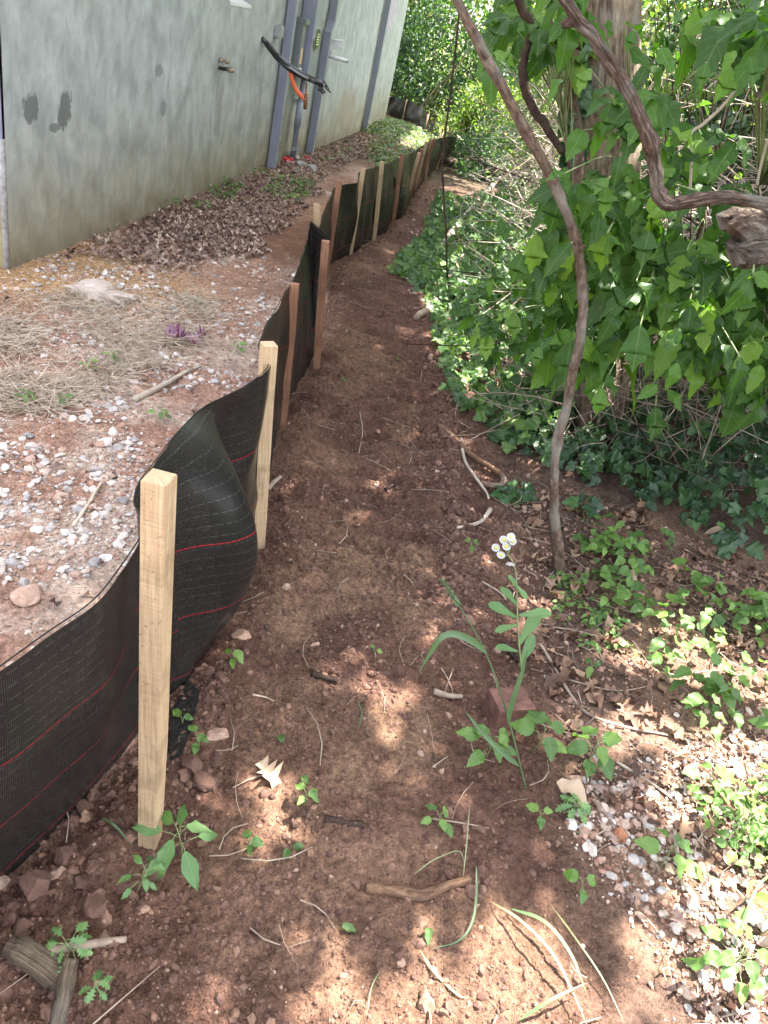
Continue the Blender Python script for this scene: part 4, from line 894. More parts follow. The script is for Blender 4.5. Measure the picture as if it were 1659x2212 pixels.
for i, (p, r_, l_) in enumerate([((632, 345), .10, 'grey broken concrete lump under the conduit'), ((650, 360), .09, 'grey rubble piece in the leaves below the utility boxes'), ((672, 366), .08, 'flat grey rubble at the outer end of the heap'), ((640, 372), .06, 'small grey rubble fragment below the red wrapper')]):
    rock(p, r_, 'concrete', l_, 'rubble', (1, .8, .5), i + 80, .5)
def leafthing(name, px, size, ang, mat, label, cat, shape=0, dz=.01, tiltn=(0, -.2, 1), outl=None, curl=.5):
    V, Fc, U = leaf_shape(outl or OVAL, .5, .4, .3, shape, curl); a = R(ang); D = np.array([[math.cos(a), math.sin(a), .1]]); Nn = np.array([tiltn], float)
    V = (frames(D, Nn)[0] @ (V * size).T).T + G(*px, dz=dz); return tag(MB().add(V, Fc.tolist(), .6, U).build(name, MT[mat]), label, cat)
pl_ = empty('wilted_leaves', G(410, 735), 'cluster of wilted purple leaves at the edge of the straw', 'wilted leaves')
for k in range(7):
    V, Fc, U = leaf_shape(OAK, .6, .6, .4, k, .8); a = rng.uniform(0, 6.28); V = (frames(np.array([[math.cos(a), math.sin(a), .3]]), np.array([[.3, -.3, 1.]]))[0] @ (V * .09).T).T + G(400 + rng.uniform(-20, 25), 737 + rng.uniform(-10, 10), dz=.02)
    MB().add(V, Fc.tolist(), rng.random(), U).build('leaf', MT['ground_purple'], pl_)
leafthing('dry_leaf', (556, 1655), .085, -40, 'drytan', 'curled pale oak leaf lying at the sunlit patch on the path', 'dry leaf', 1, .02, outl=OAK)
leafthing('dry_leaf', (1196, 1700), .10, -30, 'drytan', 'folded tan leaf below the seedlings near the grass stem', 'dry leaf', 2, .02)
leafthing('dry_leaf', (1455, 1310), .07, 20, 'drytan', 'brown curled leaf in the middle of the seedling carpet', 'dry leaf', 3, .02)
leafthing('dry_leaf', (1345, 1240), .08, -60, 'drytan', 'tan dead leaf below the leaning sapling foot on the right', 'dry leaf', 4, .015)
leafthing('dry_leaf', (1560, 1160), .09, 200, 'drytan', 'long brown dead leaf under the dark ivy edge', 'dry leaf', 5, .02)
leafthing('dry_leaf', (1640, 1170), .06, 120, 'seedling', 'single yellow leaf hanging in the dark ivy at the right border', 'leaf', 6, .12)

# ============================================================ SMALL PLANTS
FSEED = leafset(SEED, 4, .2, .25, .12); FASH = leafset(ASH, 5, .25, .4, .2) + leafset(ASHLOBE, 3, .25, .4, .2)
def plant(name, px, label, cat='seedling', n=6, size=.05, h=.08, spread=.05, mat='seedling', shapes=None, group=None, seed=0, flop=.25):
    r = np.random.default_rng(seed + 900); b = G(*px); t = empty(name, b, label, cat, group); sh = shapes or FSEED
    lean = r.normal(0, .15, 2); tip = b + np.array([lean[0] * h, lean[1] * h, h])
    V, Fc, U = tube([b - UP * .01, (b + tip) / 2 + np.array([.004, 0, 0]), tip], [.0016, .0013, .001], 5); st = MB().add(V, Fc, uv=U); fo = MB()
    for k in range(n):
        a = k * 2.4 + r.uniform(-.4, .4); f = 1 - k / n * .55; o = b + (tip - b) * f; rad = spread * (.35 + .65 * k / max(n - 1, 1)) * r.uniform(.7, 1.1)
        d = np.array([math.cos(a), math.sin(a), 0]); e = o + d * rad * .6 + UP * .01
        V, Fc, U = tube([o, (o + e) / 2 + UP * .004, e], .0008, 4); st.add(V, Fc, uv=U)
        B, Fl, Ul = sh[r.integers(len(sh))]; M = frames(np.array([d + UP * r.uniform(-.5, .1)]), np.array([UP + r.normal(0, flop, 3) + np.array([0, -.35, 0])]))[0]
        fo.add((M @ (B * size * r.uniform(.7, 1.15)).T).T + e, Fl.tolist(), r.random(), Ul)
    st.build('stem', MT['stemgreen'], t); fo.build('leaves', MT[mat], t); return t
SG = 'young seedlings with toothed leaves'
for i, a in enumerate([
    ((1150, 1625), 'bright seedling with two broad toothed leaves just below the brick', 7, .062, .11, .07), ((1050, 1640), 'bright many leaved seedling to the lower left of the brick', 8, .055, .09, .07),
    ((1255, 1665), 'tall bright seedling to the lower right of the brick', 8, .058, .12, .06), ((1420, 1880), 'seedling with large round leaves growing from the gravel edge', 6, .06, .09, .06),
    ((945, 1785), 'low seedling with small round leaves on the lower path edge', 6, .028, .04, .04), ((505, 1446), 'two leaf sprout on the shaded path right of the fence', 3, .035, .05, .02),
    ((805, 1420), 'tiny sprout in the middle of the path', 2, .022, .02, .015), ((1265, 1460), 'small bright seedling right of the daisy plant base', 4, .035, .06, .03),
    ((1240, 1270), 'seedling between the sapling foot and the daisies', 5, .03, .06, .035), ((1160, 1780), 'little seedling beside the chalky stone', 4, .03, .04, .03),
    ((655, 1735), 'wilted sprout lying in the lower middle path', 4, .032, .05, .03), ((530, 1835), 'drooping sprout right of the weed at the stake', 4, .03, .04, .02),
    ((385, 1575), 'single green leaf sprout touching the first stake', 2, .03, .03, .015), ((430, 1612), 'pale sprout beside the knobbly tan stone', 3, .032, .03, .03),
    ((1510, 1700), 'sunlit yellow green seedling on the bright gravel', 6, .05, .07, .06), ((1250, 1990 - 60), 'seedling half shaded beside the clods left of the gravel', 3, .04, .05, .03),
    ((1010, 1190), 'small seedling right of the pale bent stick', 3, .03, .04, .02), ((1320, 1290), 'seedling at the near rim of the seedling carpet', 5, .045, .07, .05),
]): plant('seedling', a[0], a[1], 'seedling', a[2], a[3], a[4], a[5], group=SG, seed=i)
plant('weed', (395, 1862), 'weed with long pointed leaves growing at the foot of the first stake', 'weed', 9, .070, .09, .075, 'weed', leafset([(0, 0), (.1, .1), (.2, .3), (.22, .45), (.14, .7), (.12, .76), (0, 1)], 3, .2, .3, .15), seed=40)
plant('weed', (290, 1930), 'small leafy weed left of the stake weed', 'weed', 8, .03, .07, .05, 'weed', leafset(SMALL, 3), seed=41)
plant('weed', (165, 2075), 'feathery weed behind the broken wood', 'weed', 12, .028, .06, .05, 'weed', leafset(OAK, 3), seed=42)
plant('weed', (215, 2160), 'tiny feathery leaf sprout right of the broken wood', 'weed', 8, .022, .06, .02, 'weed', leafset(OAK, 3), seed=43)
plant('weed', (1235, 1755), 'bluish feathery weed at the inner corner of the gravel', 'weed', 14, .03, .03, .03, 'weed', leafset(OAK, 3), seed=44)
plant('weed', (1580, 1820), 'airy sunlit weed with tiny leaves on the gravel', 'weed', 26, .022, .11, .10, 'seedling', leafset(SMALL, 3), seed=45)
plant('weed', (1560, 2110), 'straggling weed with thin stems in the lower right gravel', 'weed', 18, .04, .12, .12, 'seedling', leafset(SEED, 3), seed=46)
plant('weed', (1640, 2020), 'green leafy sprig at the lower right border', 'weed', 6, .06, .10, .07, 'vineleaf', leafset(OVAL, 3), seed=47)
for i, p in enumerate([(140, 880), (60, 870), (240, 780), (195, 800), (345, 905), (510, 860 - 100)]):
    plant('weed', p, ['little green sprout right of the left border gravel', 'little sprout nearest the left border', 'green tuft at the lower rim of the straw', 'green tuft beside the brown flat rock', 'yellow green sprout near the wavy fence top', 'sprout in the bare soil left of the second stake'][i], 'weed', 6, .035, .04, .035, 'seedling', leafset(OVAL, 3), seed=60 + i)
for i, p in enumerate([(470, 400), (505, 410), (430, 455), (600, 395), (640, 405), (585, 425), (730, 345), (700, 352), (745, 330), (650, 430), (560, 380), (360, 450)]):
    plant('weed', p, ['sprout at the wall foot above the leaf litter', 'lighter sprout right of the wall foot sprout', 'low sprout in the leaf litter middle', 'sprout cluster below the first downspout', 'sprout right of the first downspout foot', 'lower sprout in the pale litter', 'sprout clump near the far leaf litter', 'left sprout of the far clump', 'highest sprout of the far clump', 'sprout on pale litter close to the fence top', 'sprout just left of the first downspout', 'lone sprout in the dark litter nearest the camera'][i], 'weed', 8, .05, .07, .10, 'seedling', leafset(OVAL, 3), seed=80 + i, group='sprouts in the leaf litter')
# seedling carpet
def carpet(name, P, n, size, hmin, hmax, mat, shapes, k=5, spread=.05, dens=None, kind='stuff'):
    q = sample_poly(P, n, dens); c_ = onground(q); pos = np.repeat(c_, k, 0); m_ = len(pos); a = rng.uniform(0, 6.28, m_); rad = rng.uniform(.2, 1, m_) * spread
    d = np.stack([np.cos(a), np.sin(a), rng.uniform(-.5, .15, m_)], 1); pos = pos + d * rad[:, None] * .7; pos[:, 2] = c_[:, 2].repeat(k) + rng.uniform(hmin, hmax, m_)
    Nn = np.stack([rng.normal(0, .3, m_), rng.normal(-.35, .3, m_), np.ones(m_)], 1)
    o = scatter(name, shapes, pos, frames(d, Nn), size * rng.uniform(.6, 1.2, m_), MT[mat])
    if kind: tag(o, kind=kind)
    top_ = pos + 0; return o
carpet('seedling_carpet', poly([(1250, 1150), (1400, 1140), (1560, 1210), (1720, 1240), (2200, 1350), (2200, 1700), (1600, 1680), (1480, 1560), (1400, 1440), (1290, 1330), (1230, 1230)]), 110, .052, .03, .12, 'seedling', FSEED, 5, .06, lambda x, y: ss(.35, .55, fbm(x * 5, y * 5, 2, 19)))
carpet('low_ground_cover', poly([(1200, 1230), (1330, 1250), (1360, 1420), (1280, 1420), (1190, 1330)]), 60, .02, .01, .04, 'seedling', FSEED, 5, .03)
carpet('ground_cover', poly([(1480, 1760), (1659, 1700), (1800, 1900), (1560, 1880)]), 40, .03, .02, .08, 'seedling', FSEED, 5, .05)
carpet('grass_patch', [(-1.75, 13), (-.7, 13.3), (-.8, 15), (-1.5, 16), (-2.1, 15.6)], 500, .09, .0, .07, 'bush', leafset(SMALL, 3), 6, .16)
carpet('grass_patch', [(-1.0, 9), (-.7, 9), (-.6, 13), (-1.7, 13.2), (-1.5, 12)], 300, .07, .0, .06, 'bush', leafset(SMALL, 3), 6, .12)
carpet('green_sprigs', poly([(455, 395), (520, 400), (500, 440), (440, 430), (420, 410)]) , 22, .045, .01, .08, 'seedling', leafset(SMALL, 3), 6, .08)
carpet('green_sprigs', poly([(570, 410), (660, 390), (690, 400), (640, 440), (600, 440)]), 40, .04, .01, .08, 'seedling', leafset(SMALL, 3), 6, .08)
# daisy (fleabane)
b = G(1130, 1452); y0 = b[1]; dz_ = empty('daisy_plant', b, 'white daisies with yellow centres on a thin leafy stem above the brick', 'daisy plant')
stem = cr([b - UP * .01, PY(1122, 1400, y0), PY(1118, 1340, y0), PY(1116, 1270, y0), PY(1112, 1225, y0), PY(1095, 1195, y0)], 30)
V, Fc, U = tube(stem, np.linspace(.0028, .0014, 30), 6); MB().add(V, Fc, uv=U).build('stem', MT['stemgreen'], dz_)
OBL = leafset([(0, 0), (.06, .08), (.09, .3), (.17, .6), (.19, .75), (.12, .92), (0, 1)], 3, .3, .35, .1)
for i, (px, py, ang, ln) in enumerate([(1118, 1335, 150, 80), (1118, 1310, 125, 60), (1120, 1330, 12, 78), (1118, 1395, 60, 100), (1120, 1408, 160, 55), (1117, 1275, 110, 40), (1114, 1262, -50, 45), (1118, 1350, 190, 55), (1120, 1440, 62, 80)]):
    p = PY(px, py, y0); w_ = float((p - CAM) @ fwd); D = np.array([R2 * math.cos(R(ang)) + U2 * math.sin(R(ang)) - fwd * .2]); B, Fl, Ul = OBL[i % 3]; B = B * [.8, .9, .9]
    MB().add((frames(D, np.array([UP * .8 - fwd + R2 * .2]))[0] @ (B * ln * w_ / F).T).T + p, Fl.tolist(), .3 + .1 * (i % 4), Ul).build('leaf', MT['weed'], dz_)
for i, (px, py) in enumerate([(1088, 1166), (1071, 1183), (1107, 1169), (1094, 1181), (1082, 1199), (1104, 1160)]):
    c0 = PY(px, py, y0 - .005 * i); nn = -fwd * .6 + UP * .6 + rng.normal(0, .2, 3); nn /= np.linalg.norm(nn); M = frames(np.array([[1., 0, 0]]), nn[None])[0]
    fl_ = MB(); 
    for k in range(22):
        a = k * 2 * math.pi / 22; d = M[:, 1] * math.cos(a) + M[:, 0] * math.sin(a); e = M[:, 1] * -math.sin(a) + M[:, 0] * math.cos(a)
        fl_.add(np.array([c0 + d * .003, c0 + d * .0105 + e * .0011 + nn * .001, c0 + d * .012, c0 + d * .0105 - e * .0011 + nn * .001]), [[0, 1, 2, 3]])
    f_ = fl_.build('flower', MT['petal'], dz_, smooth=False); V, Fc2 = ico(1); under(f_, 'disc', MB().add(V * .0048 * np.array([1, 1, .8]) + c0 + nn * .0015, Fc2.tolist()), MT['disc'], True)
    V, Fc, U = tube(cr([PY(1097, 1200, y0), (PY(1097, 1200, y0) + c0) / 2 + UP * -.004, c0 - nn * .002], 8), .0009, 5); under(f_, 'stalk', MB().add(V, Fc), MT['stemgreen'], True)
# grass ribbon helper
def ribbon(P, w, nrm=None, n=24, fold=.3, tip=True):
    P = cr(P, n); T = np.gradient(P, axis=0); T /= np.linalg.norm(T, axis=1)[:, None]; N_ = np.tile(UP if nrm is None else nrm, (n, 1)); S = np.cross(T, N_); S /= np.linalg.norm(S, axis=1)[:, None] + 1e-9; N_ = np.cross(S, T)
    t = np.linspace(0, 1, n); ww = w * np.minimum(1, t * 4 + .35) * (1 - t ** 4 if tip else 1)
    V = np.concatenate([P - S * ww[:, None] + N_ * (ww * fold)[:, None], P, P + S * ww[:, None] + N_ * (ww * fold)[:, None]]); Fc = []
    for i in range(n - 1): Fc += [[i, n + i, n + i + 1, i + 1], [n + i, 2 * n + i, 2 * n + i + 1, n + i + 1]]
    return V, Fc, np.stack([np.concatenate([-np.ones(n), np.zeros(n), np.ones(n)]) * .3, np.tile(t, 3)], 1)
b = G(1136, 1705); y0 = b[1]; gs = empty('grass_stalk', b, 'tall single grass stalk with a green seed head arching in front of the brick', 'grass stalk')
gp = [b, PY(1118, 1630, y0), PY(1100, 1560, y0 - .0), PY(1078, 1485, y0), PY(1048, 1408, y0), PY(1020, 1355, y0), PY(992, 1308, y0)]
V, Fc, U = tube(cr(gp, 40), np.linspace(.0028, .0013, 40), 6); MB().add(V, Fc, uv=U).build('stem', MT['grass'], gs)
hd = MB(); hp = cr([PY(994, 1311, y0), PY(980, 1290, y0), PY(966, 1268, y0), PY(955, 1252, y0)], 26)
for k in range(25):
    for s_ in (-1, 1, 0):
        T = hp[k + 1] - hp[k]; T /= np.linalg.norm(T); sd = np.cross(T, -fwd); d = T * .9 + sd * s_ * .55 - fwd * (.3 if s_ == 0 else 0); ln = .012 * (1 - k / 40)
        V, Fc, U = tube([hp[k], hp[k] + d * ln * .6, hp[k] + d * ln], [.0009, .0016 * (1 - k / 40), .0003], 5); hd.add(V, Fc, rnd=rng.random())
        if k % 2: V, Fc, U = tube([hp[k] + d * ln, hp[k] + (d + T * .6) * ln * 2], [.0003, .0001], 3); hd.add(V, Fc)
hd.build('seed_head', MT['grass'], gs)
for pts, w_ in (([PY(1050, 1410, y0), PY(1020, 1385, y0 - .02), PY(985, 1370, y0 - .04), PY(955, 1375, y0 - .06), PY(930, 1410, y0 - .07), PY(903, 1455, y0 - .08)], .0075), ([PY(1098, 1562, y0), PY(1102, 1530, y0 - .01), PY(1115, 1490, y0 - .01), PY(1128, 1450, y0 - .0), PY(1140, 1400, y0)], .0065), ([PY(1122, 1655, y0), PY(1085, 1625, y0 - .01), PY(1040, 1580, y0 - .01), PY(1005, 1535, y0 - .01)], .006)):
    V, Fc, U = ribbon(pts, w_, -fwd + R2 * .2); MB().add(V, Fc, .3, U).build('blade', MT['grass'], gs)
GL = ['cut green blade hanging down from the root piece', 'long folded blade crossing the bright corner of the path', 'second blade beside the long folded one', 'third blade running to the lower edge', 'short upright blade near the lower edge', 'flattened blade left of the folded grass', 'dry bent blade above the root piece', 'thin yellow blade standing up from the root piece', 'torn blade beside the lower left sunlit spot', 'dull blade lying left of the stake weed', 'blade on gravel at the lower right', 'long arching blade at the right border', 'short blade on the middle path', 'blade lying near the lower border middle']
for i, (pts, w_, rr) in enumerate([([(1018, 1895, .04), (1020, 1960, .03), (1012, 2010, .02), (985, 2040, .01), (930, 2052, .005)], .005, .6), ([(1060, 1955, .01), (1110, 2010, .04), (1170, 2080, .05), (1215, 2150, .04), (1262, 2230, .02)], .006, .9), ([(1100, 1975, .02), (1160, 2020, .05), (1215, 2090, .05), (1260, 2160, .02)], .008, .5), ([(1190, 1965, .01), (1230, 2040, .03), (1290, 2130, .03), (1340, 2220, .02)], .004, .95),
    ([(1120, 2208, .01), (1180, 2180, .04), (1250, 2150, .05)], .006, .5), ([(905, 2060, .01), (935, 2105, .01), (985, 2150, .005), (1010, 2160, .005)], .005, .7), ([(890, 1900, .02), (930, 1875, .03), (985, 1850, .02), (1000, 1870, .01)], .003, .95), ([(998, 1900, .01), (996, 1840, .05), (992, 1780, .09)], .0025, .95), ([(915, 2160, .005), (925, 2190, .01), (930, 2230, .01)], .004, .4), ([(222, 1780, .02), (250, 1800, .02), (290, 1835, .005)], .005, .5),
    ([(1440, 1850, .03), (1500, 1920, .06), (1570, 1960, .06), (1659, 2050, .03)], .005, .3), ([(1659, 1915, .06), (1600, 1960, .10), (1570, 2020, .09), (1560, 2110, .01)], .005, .3), ([(770, 1520, .01), (780, 1545, .01), (772, 1585, .005)], .003, .4), ([(820, 2100, .005), (800, 2140, .01), (790, 2200, .01)], .002, .8)]):
    V, Fc, U = ribbon([G(p[0], p[1], dz=p[2]) for p in pts], w_ * .55); tag(MB().add(V, Fc, rr, U).build('cut_grass', MT['grass']), GL[i], 'cut grass', 'loose cut grass', kind='thing')
for i, p in enumerate([(735, 2008), (610, 1862), (612, 1612), (655, 1835), (920, 2010), (735, 823), (857, 782), (662, 1702)]):
    leafthing('fallen_leaf', p, .032, i * 70, 'vineleaf', ['curled green leaf on the lower middle path', 'pair forming green leaf below the charred bark', 'green leaf above the oak leaf', 'pale green leaf in the lower path', 'upright green leaf below the root piece', 'green scrap on the upper path by the fence', 'light green scrap on the upper path middle', 'small leaf beside the wilted sprout'][i], 'leaf', i, .012)

# ============================================================ TREES, VINES, SHRUBS
def hang(px, y): return [PY(p[0], p[1], y if len(p) == 2 else p[2]) for p in px]
def vine(name, P, rad, mat, label, cat, n=70, sides=14, rough=.16, ridges=0, seed=0, knots=()):
    C_ = cr(P, n); rad = np.interp(np.linspace(0, 1, n), np.linspace(0, 1, len(np.atleast_1d(rad))), np.atleast_1d(rad)).copy()
    t = np.linspace(0, 1, n)
    for k in knots: rad *= 1 + .22 * np.exp(-((t - k) / .012) ** 2)
    C_ = C_ + (np.stack([vn(t * 25, t * 0 + i, seed + i) for i in range(3)], 1) - .5) * rad[:, None] * .35
    V, Fc, U = tube(C_, rad, sides, rough, seed, ridges=0); return MB().add(V, Fc, uv=U), C_
base = G(1212, 1236); sp_ = [base - UP * .03] + hang([(1203, 1170), (1196, 1060), (1202, 960), (1222, 880), (1242, 790), (1256, 720), (1260, 640), (1250, 545), (1222, 455), (1185, 375), (1145, 300), (1100, 215), (1052, 130), (1010, 50), (975, -30), (945, -120), (920, -260)], base[1] - .03)
mbv, C1 = vine('', sp_, [.022, .0150, .0140, .0135, .0132, .0130, .0126, .0124, .0125], 'smoothbark', '', '', 200, 16, .24, 0, 3, (.18, .3, .42, .55, .66, .75, .88))
ls = empty('leaning_sapling', base, 'thin bare sapling trunk curving from the forest floor up to the top left', 'sapling'); mbv.build('trunk', MT['smoothbark'], ls)
for k, (a, b_) in enumerate((((1250, 545), (1262, 530)), ((1242, 790), (1256, 770)), ((1052, 130), (1040, 110)))):
    V, Fc, U = tube([PY(*a, base[1] - .03), PY(*b_, base[1] - .05)], [.009, .005], 7, .2, k); MB().add(V, Fc, uv=U).build('twig_stub', MT['smoothbark'], ls)
mbv, C2 = vine('', hang([(1120, -160), (1190, -40), (1232, 20), (1265, 60), (1300, 105), (1362, 205), (1402, 300), (1418, 375), (1424, 420), (1446, 440), (1480, 436), (1530, 430), (1600, 433), (1720, 452), (1850, 470), (2020, 440), (2250, 330), (2500, 100)], 2.0), [.0150, .0142, .0142, .0145, .015, .0165, .0135, .0128, .013], 'vinebark', '', '', 330, 28, .30, 5, 8, (.24, .36, .47))
hv = empty('hanging_vine', C2[60], 'thick twisted woody vine hanging down before the big trunk and kinking right', 'vine'); mbv.build('stem', MT['vinebark'], hv)
for a, b_ in (((1250, 40), (1215, 52)), ((1402, 300), (1412, 290))):
    V, Fc, U = tube([PY(*a, 2.0), PY(*b_, 2.02)], [.014, .008], 8, .25); MB().add(V, Fc, uv=U).build('stub', MT['vinebark'], hv)
dv = empty('dark_vine', PY(1160, 70, 3.0), 'nearly black forked vine crossing behind the leaning sapling at the top', 'vine')
mbv, _c = vine('', hang([(1095, -90), (1118, -10), (1140, 42), (1170, 66), (1195, 84), (1225, 92), (1260, 100)], 3.0), .0135, 'dark', '', '', 50, 12, .25, 4, 5); mbv.build('upper_stem', MT['dark'], dv)
mbv, _c = vine('', hang([(1152, 60), (1140, 95), (1130, 140), (1132, 185), (1150, 235), (1178, 270), (1215, 330)], 3.0), [.010, .0145, .0145, .013], 'dark', '', '', 50, 12, .25, 4, 6); mbv.build('lower_stem', MT['dark'], dv)
mbv, _c = vine('', hang([(1012, -80), (993, 20), (984, 110), (972, 210), (960, 300), (956, 370), (960, 450), (964, 520), (966, 600)], 4.4), .0055, 'dark', '', '', 60, 6, .1); tag(mbv.build('hanging_creeper', MT['dark']), 'thin dark creeper hanging straight down like a rope in front of the bushes', 'creeper')
# broken log at the right border
lg = empty('broken_log', PY(1640, 505, 2.15), 'thick broken log with rough bark and torn end at the right border', 'log')
LC = cr(hang([(1580, 522), (1600, 516), (1650, 508), (1720, 500), (1850, 490), (2000, 470), (2400, 440), (3000, 420)], 2.15), 150)
V, Fc, U = tube(LC, np.interp(np.linspace(0, 1, 150), [0, .01, .03, .15, 1], [.030, .052, .062, .066, .072]), 72, .12, 7)
ctr = np.repeat(LC, 72, 0); th = U[:, 0] * 6.283; d_ = V - ctr; rd = np.linalg.norm(d_, axis=1)[:, None]
crk = np.abs(2 * fbm(np.cos(th) * 5 + U[:, 1] * 6 + 20, np.sin(th) * 5 + U[:, 1] * 6 + 20, 4, 77) - 1); fine = fbm(np.cos(th) * 9 + 30, np.sin(th) * 9 + U[:, 1] * 60, 3, 78)
V = ctr + d_ * (1 + .28 * (crk - .25) + .22 * (fine - .5))[:, None]; V[:, 0] += .035 * (vn(np.cos(th) * 3 + 9, np.sin(th) * 3 + 9, 5) - .5) * ss(.12, 0, U[:, 1]) * 2
MB().add(V, Fc, uv=U).build('trunk', MT['logbark'], lg, smooth=False)
sp = MB()
for k in range(14):
    a = rng.uniform(0, 6.28); rr = rng.uniform(.005, .04); o_ = PY(1590, 519, 2.15) + UP * rr * math.sin(a) + np.array([0, 1, 0]) * rr * math.cos(a)
    V, Fc, U = tube([o_ + R2 * .03, o_ - R2 * rng.uniform(.0, .025)], [rng.uniform(.004, .010), .002], 5, .3, k); sp.add(V, Fc, uv=U)
sp.build('torn_end', MT['logbark'], lg)
# fallen pale branches
def fallen(px, r, label, mat='twigpale', twigs=0, seed=0):
    P = [G(p[0], p[1], dz=p[2]) for p in px]; t = empty('fallen_branch', P[0], label, 'fallen branch'); mbv, C_ = vine('', P, [r, r * .9, r * .7], mat, '', '', 50, 12, .3, 0, seed); mbv.build('limb', MT[mat], t)
    rr = np.random.default_rng(seed)
    for k in range(twigs):
        i = rr.integers(8, 48); d = rr.normal(size=3); d[2] = abs(d[2]) * .7; d /= np.linalg.norm(d); ln = rr.uniform(.15, .5)
        V, Fc, U = tube(cr([C_[i], C_[i] + d * ln * .5 + rr.normal(0, .03, 3), C_[i] + d * ln], 8), r * .22 * np.linspace(1, .4, 8), 5, .1); MB().add(V, Fc, uv=U).build('twig', MT[mat], t)
fallen([(965, 305, .15), (990, 332, .2), (1020, 365, .2), (1050, 390, .2), (1085, 405, .2), (1130, 412, .2), (1200, 415, .25)], .038, 'pale fallen branch with many twigs beyond the end of the fence', twigs=16, seed=2)
fallen([(900, 692, .02), (935, 668, .05), (985, 600, .12), (1015, 545, .15), (1050, 470, .2), (1100, 440, .25)], .022, 'slanting fallen branch rising from the path edge into the ivy', 'twig', twigs=8, seed=3)
fallen([(930, 570, .03), (975, 520, .10), (1020, 470, .15), (1070, 420, .2)], .03, 'shorter slanting branch behind the ivy edge', 'twigpale', twigs=6, seed=4)
fallen([(1420, 700, .5), (1500, 640, .6), (1600, 560, .7), (1700, 470, .8)], .012, 'thin pale branch slanting up behind the leaves at the right', 'twigpale', twigs=5, seed=5)
for pts, y_, l_ in (([(1490, 420), (1494, 340), (1492, 290), (1520, 268), (1562, 228), (1600, 180)], 2.6, 'bare white kinked twig standing in the dark undergrowth at the upper right'), ([(1659, 300), (1645, 350), (1635, 400)], 2.8, 'short pale twig above the broken log at the right border')):
    V, Fc, U = tube(cr(hang(pts, y_), 26), .0045, 6, .1); tag(MB().add(V, Fc, uv=U).build('dead_twig', MT['twigpale']), l_, 'twig')
# ---- big tree
tb_ = G(1283, 960); tb_[1] = 3.75; tb_[2] = ground_h(tb_[0], 3.75) - .1
tr = empty('large_tree', tb_, 'large tree trunk with furrowed grey brown bark behind the hanging vine', 'tree')
P = [PY(1286, 985, 3.75) - UP * .1] + hang([(1287, 900), (1290, 700), (1295, 450), (1302, 220), (1310, 0), (1318, -250)], 3.75); P[0][2] = tb_[2]; d_ = P[-1] - P[-2]
for k in (1, 2, 3, 4): P.append(P[-1] + np.array([.12, .05, 1.0]))
C_ = cr(P, 70); V, Fc, U = tube(C_, np.interp(np.linspace(0, 1, 70), [0, .08, .3, 1], [.24, .175, .158, .10]), 40, .10, 21, ridges=0)
th = U[:, 0] * 6.283; rr_ = 1 + .035 * np.abs(np.sin(th * 9 + 3 * vn(U[:, 1] * 2, th, 3))) ; ctr = np.repeat(C_, 40, 0); V = ctr + (V - ctr) * rr_[:, None]; MB().add(V, Fc, uv=U).build('trunk', MT['treebark'], tr)
def limb(o, d, ln, r, seed, parent, mat='treebark'):
    r_ = np.random.default_rng(seed); P = [o]
    for k in range(5): d = d + r_.normal(0, .12, 3); d /= np.linalg.norm(d); P.append(P[-1] + d * ln / 5)
    V, Fc, U = tube(cr(P, 16), np.linspace(r, r * .25, 16), 8, .1, seed); MB().add(V, Fc, uv=U).build('limb', MT[mat], parent); return P
for k in range(8):
    a = k * .8; limb(C_[48 + k * 2], np.array([math.cos(a), math.sin(a), .55]), rng.uniform(2, 3.6), .055, k, tr)
mbv, _c = vine('', hang([(1260, 950), (1268, 850), (1250, 700), (1240, 560), (1245, 420), (1250, 300), (1238, 200), (1240, 100), (1236, -40)], 3.5), [.03, .024, .02, .02], 'smoothbark', '', '', 60, 12, .2, 0, 31); mbv.build('climbing_stem', MT['smoothbark'], tr)
# ---- sun holes (cut into the unseen crowns to place the dapples)
HOLES = []
def hole(px, py, r, P=None):
    p = G(px, py) if P is None else P; g = p - SUN * (p[2] / SUN[2]); HOLES.append((g[0], g[1], r if P is None or g[0] > edge_x(g[1]) + .12 else r * .25 - .02))
for px, py, r in ((872, 1480, .045), (905, 1470, .035), (520, 1675, .05), (545, 1660, .03), (498, 1715, .035), (875, 1330, .02), (925, 1355, .03), (970, 1355, .02), (905, 1570, .035), (1180, 1150, .04), (945, 1000, .07), (920, 940, .05), (985, 1060, .08), (1010, 1110, .06), (940, 1080, .05), (965, 1170, .05), (925, 1130, .03),
                  (1560, 1500, .30), (1640, 1560, .34), (1480, 1420, .2), (1640, 1700, .26), (1540, 1620, .2), (1420, 1370, .07), (1600, 1400, .1), (1390, 1560, .08), (1330, 1600, .05), (1560, 1830, .12), (1650, 1900, .1),
                  (1100, 2110, .13), (1000, 2130, .12), (1170, 2180, .14), (1080, 2010, .08), (650, 2130, .05), (690, 2190, .09), (1125, 1905, .04), (1300, 2200, .08), (900, 2180, .07), (640, 2240, .08), (1490, 1990, .04),
                  (610, 1480, .02), (830, 1140, .03), (1245, 1085, .06), (1380, 1110, .04), (1200, 1480, .02), (1480, 1650, .1), (1560, 1720, .2), (1630, 1800, .2), (1620, 2010, .13), (1520, 2150, .12), (1600, 2150, .12)): hole(px, py, r)
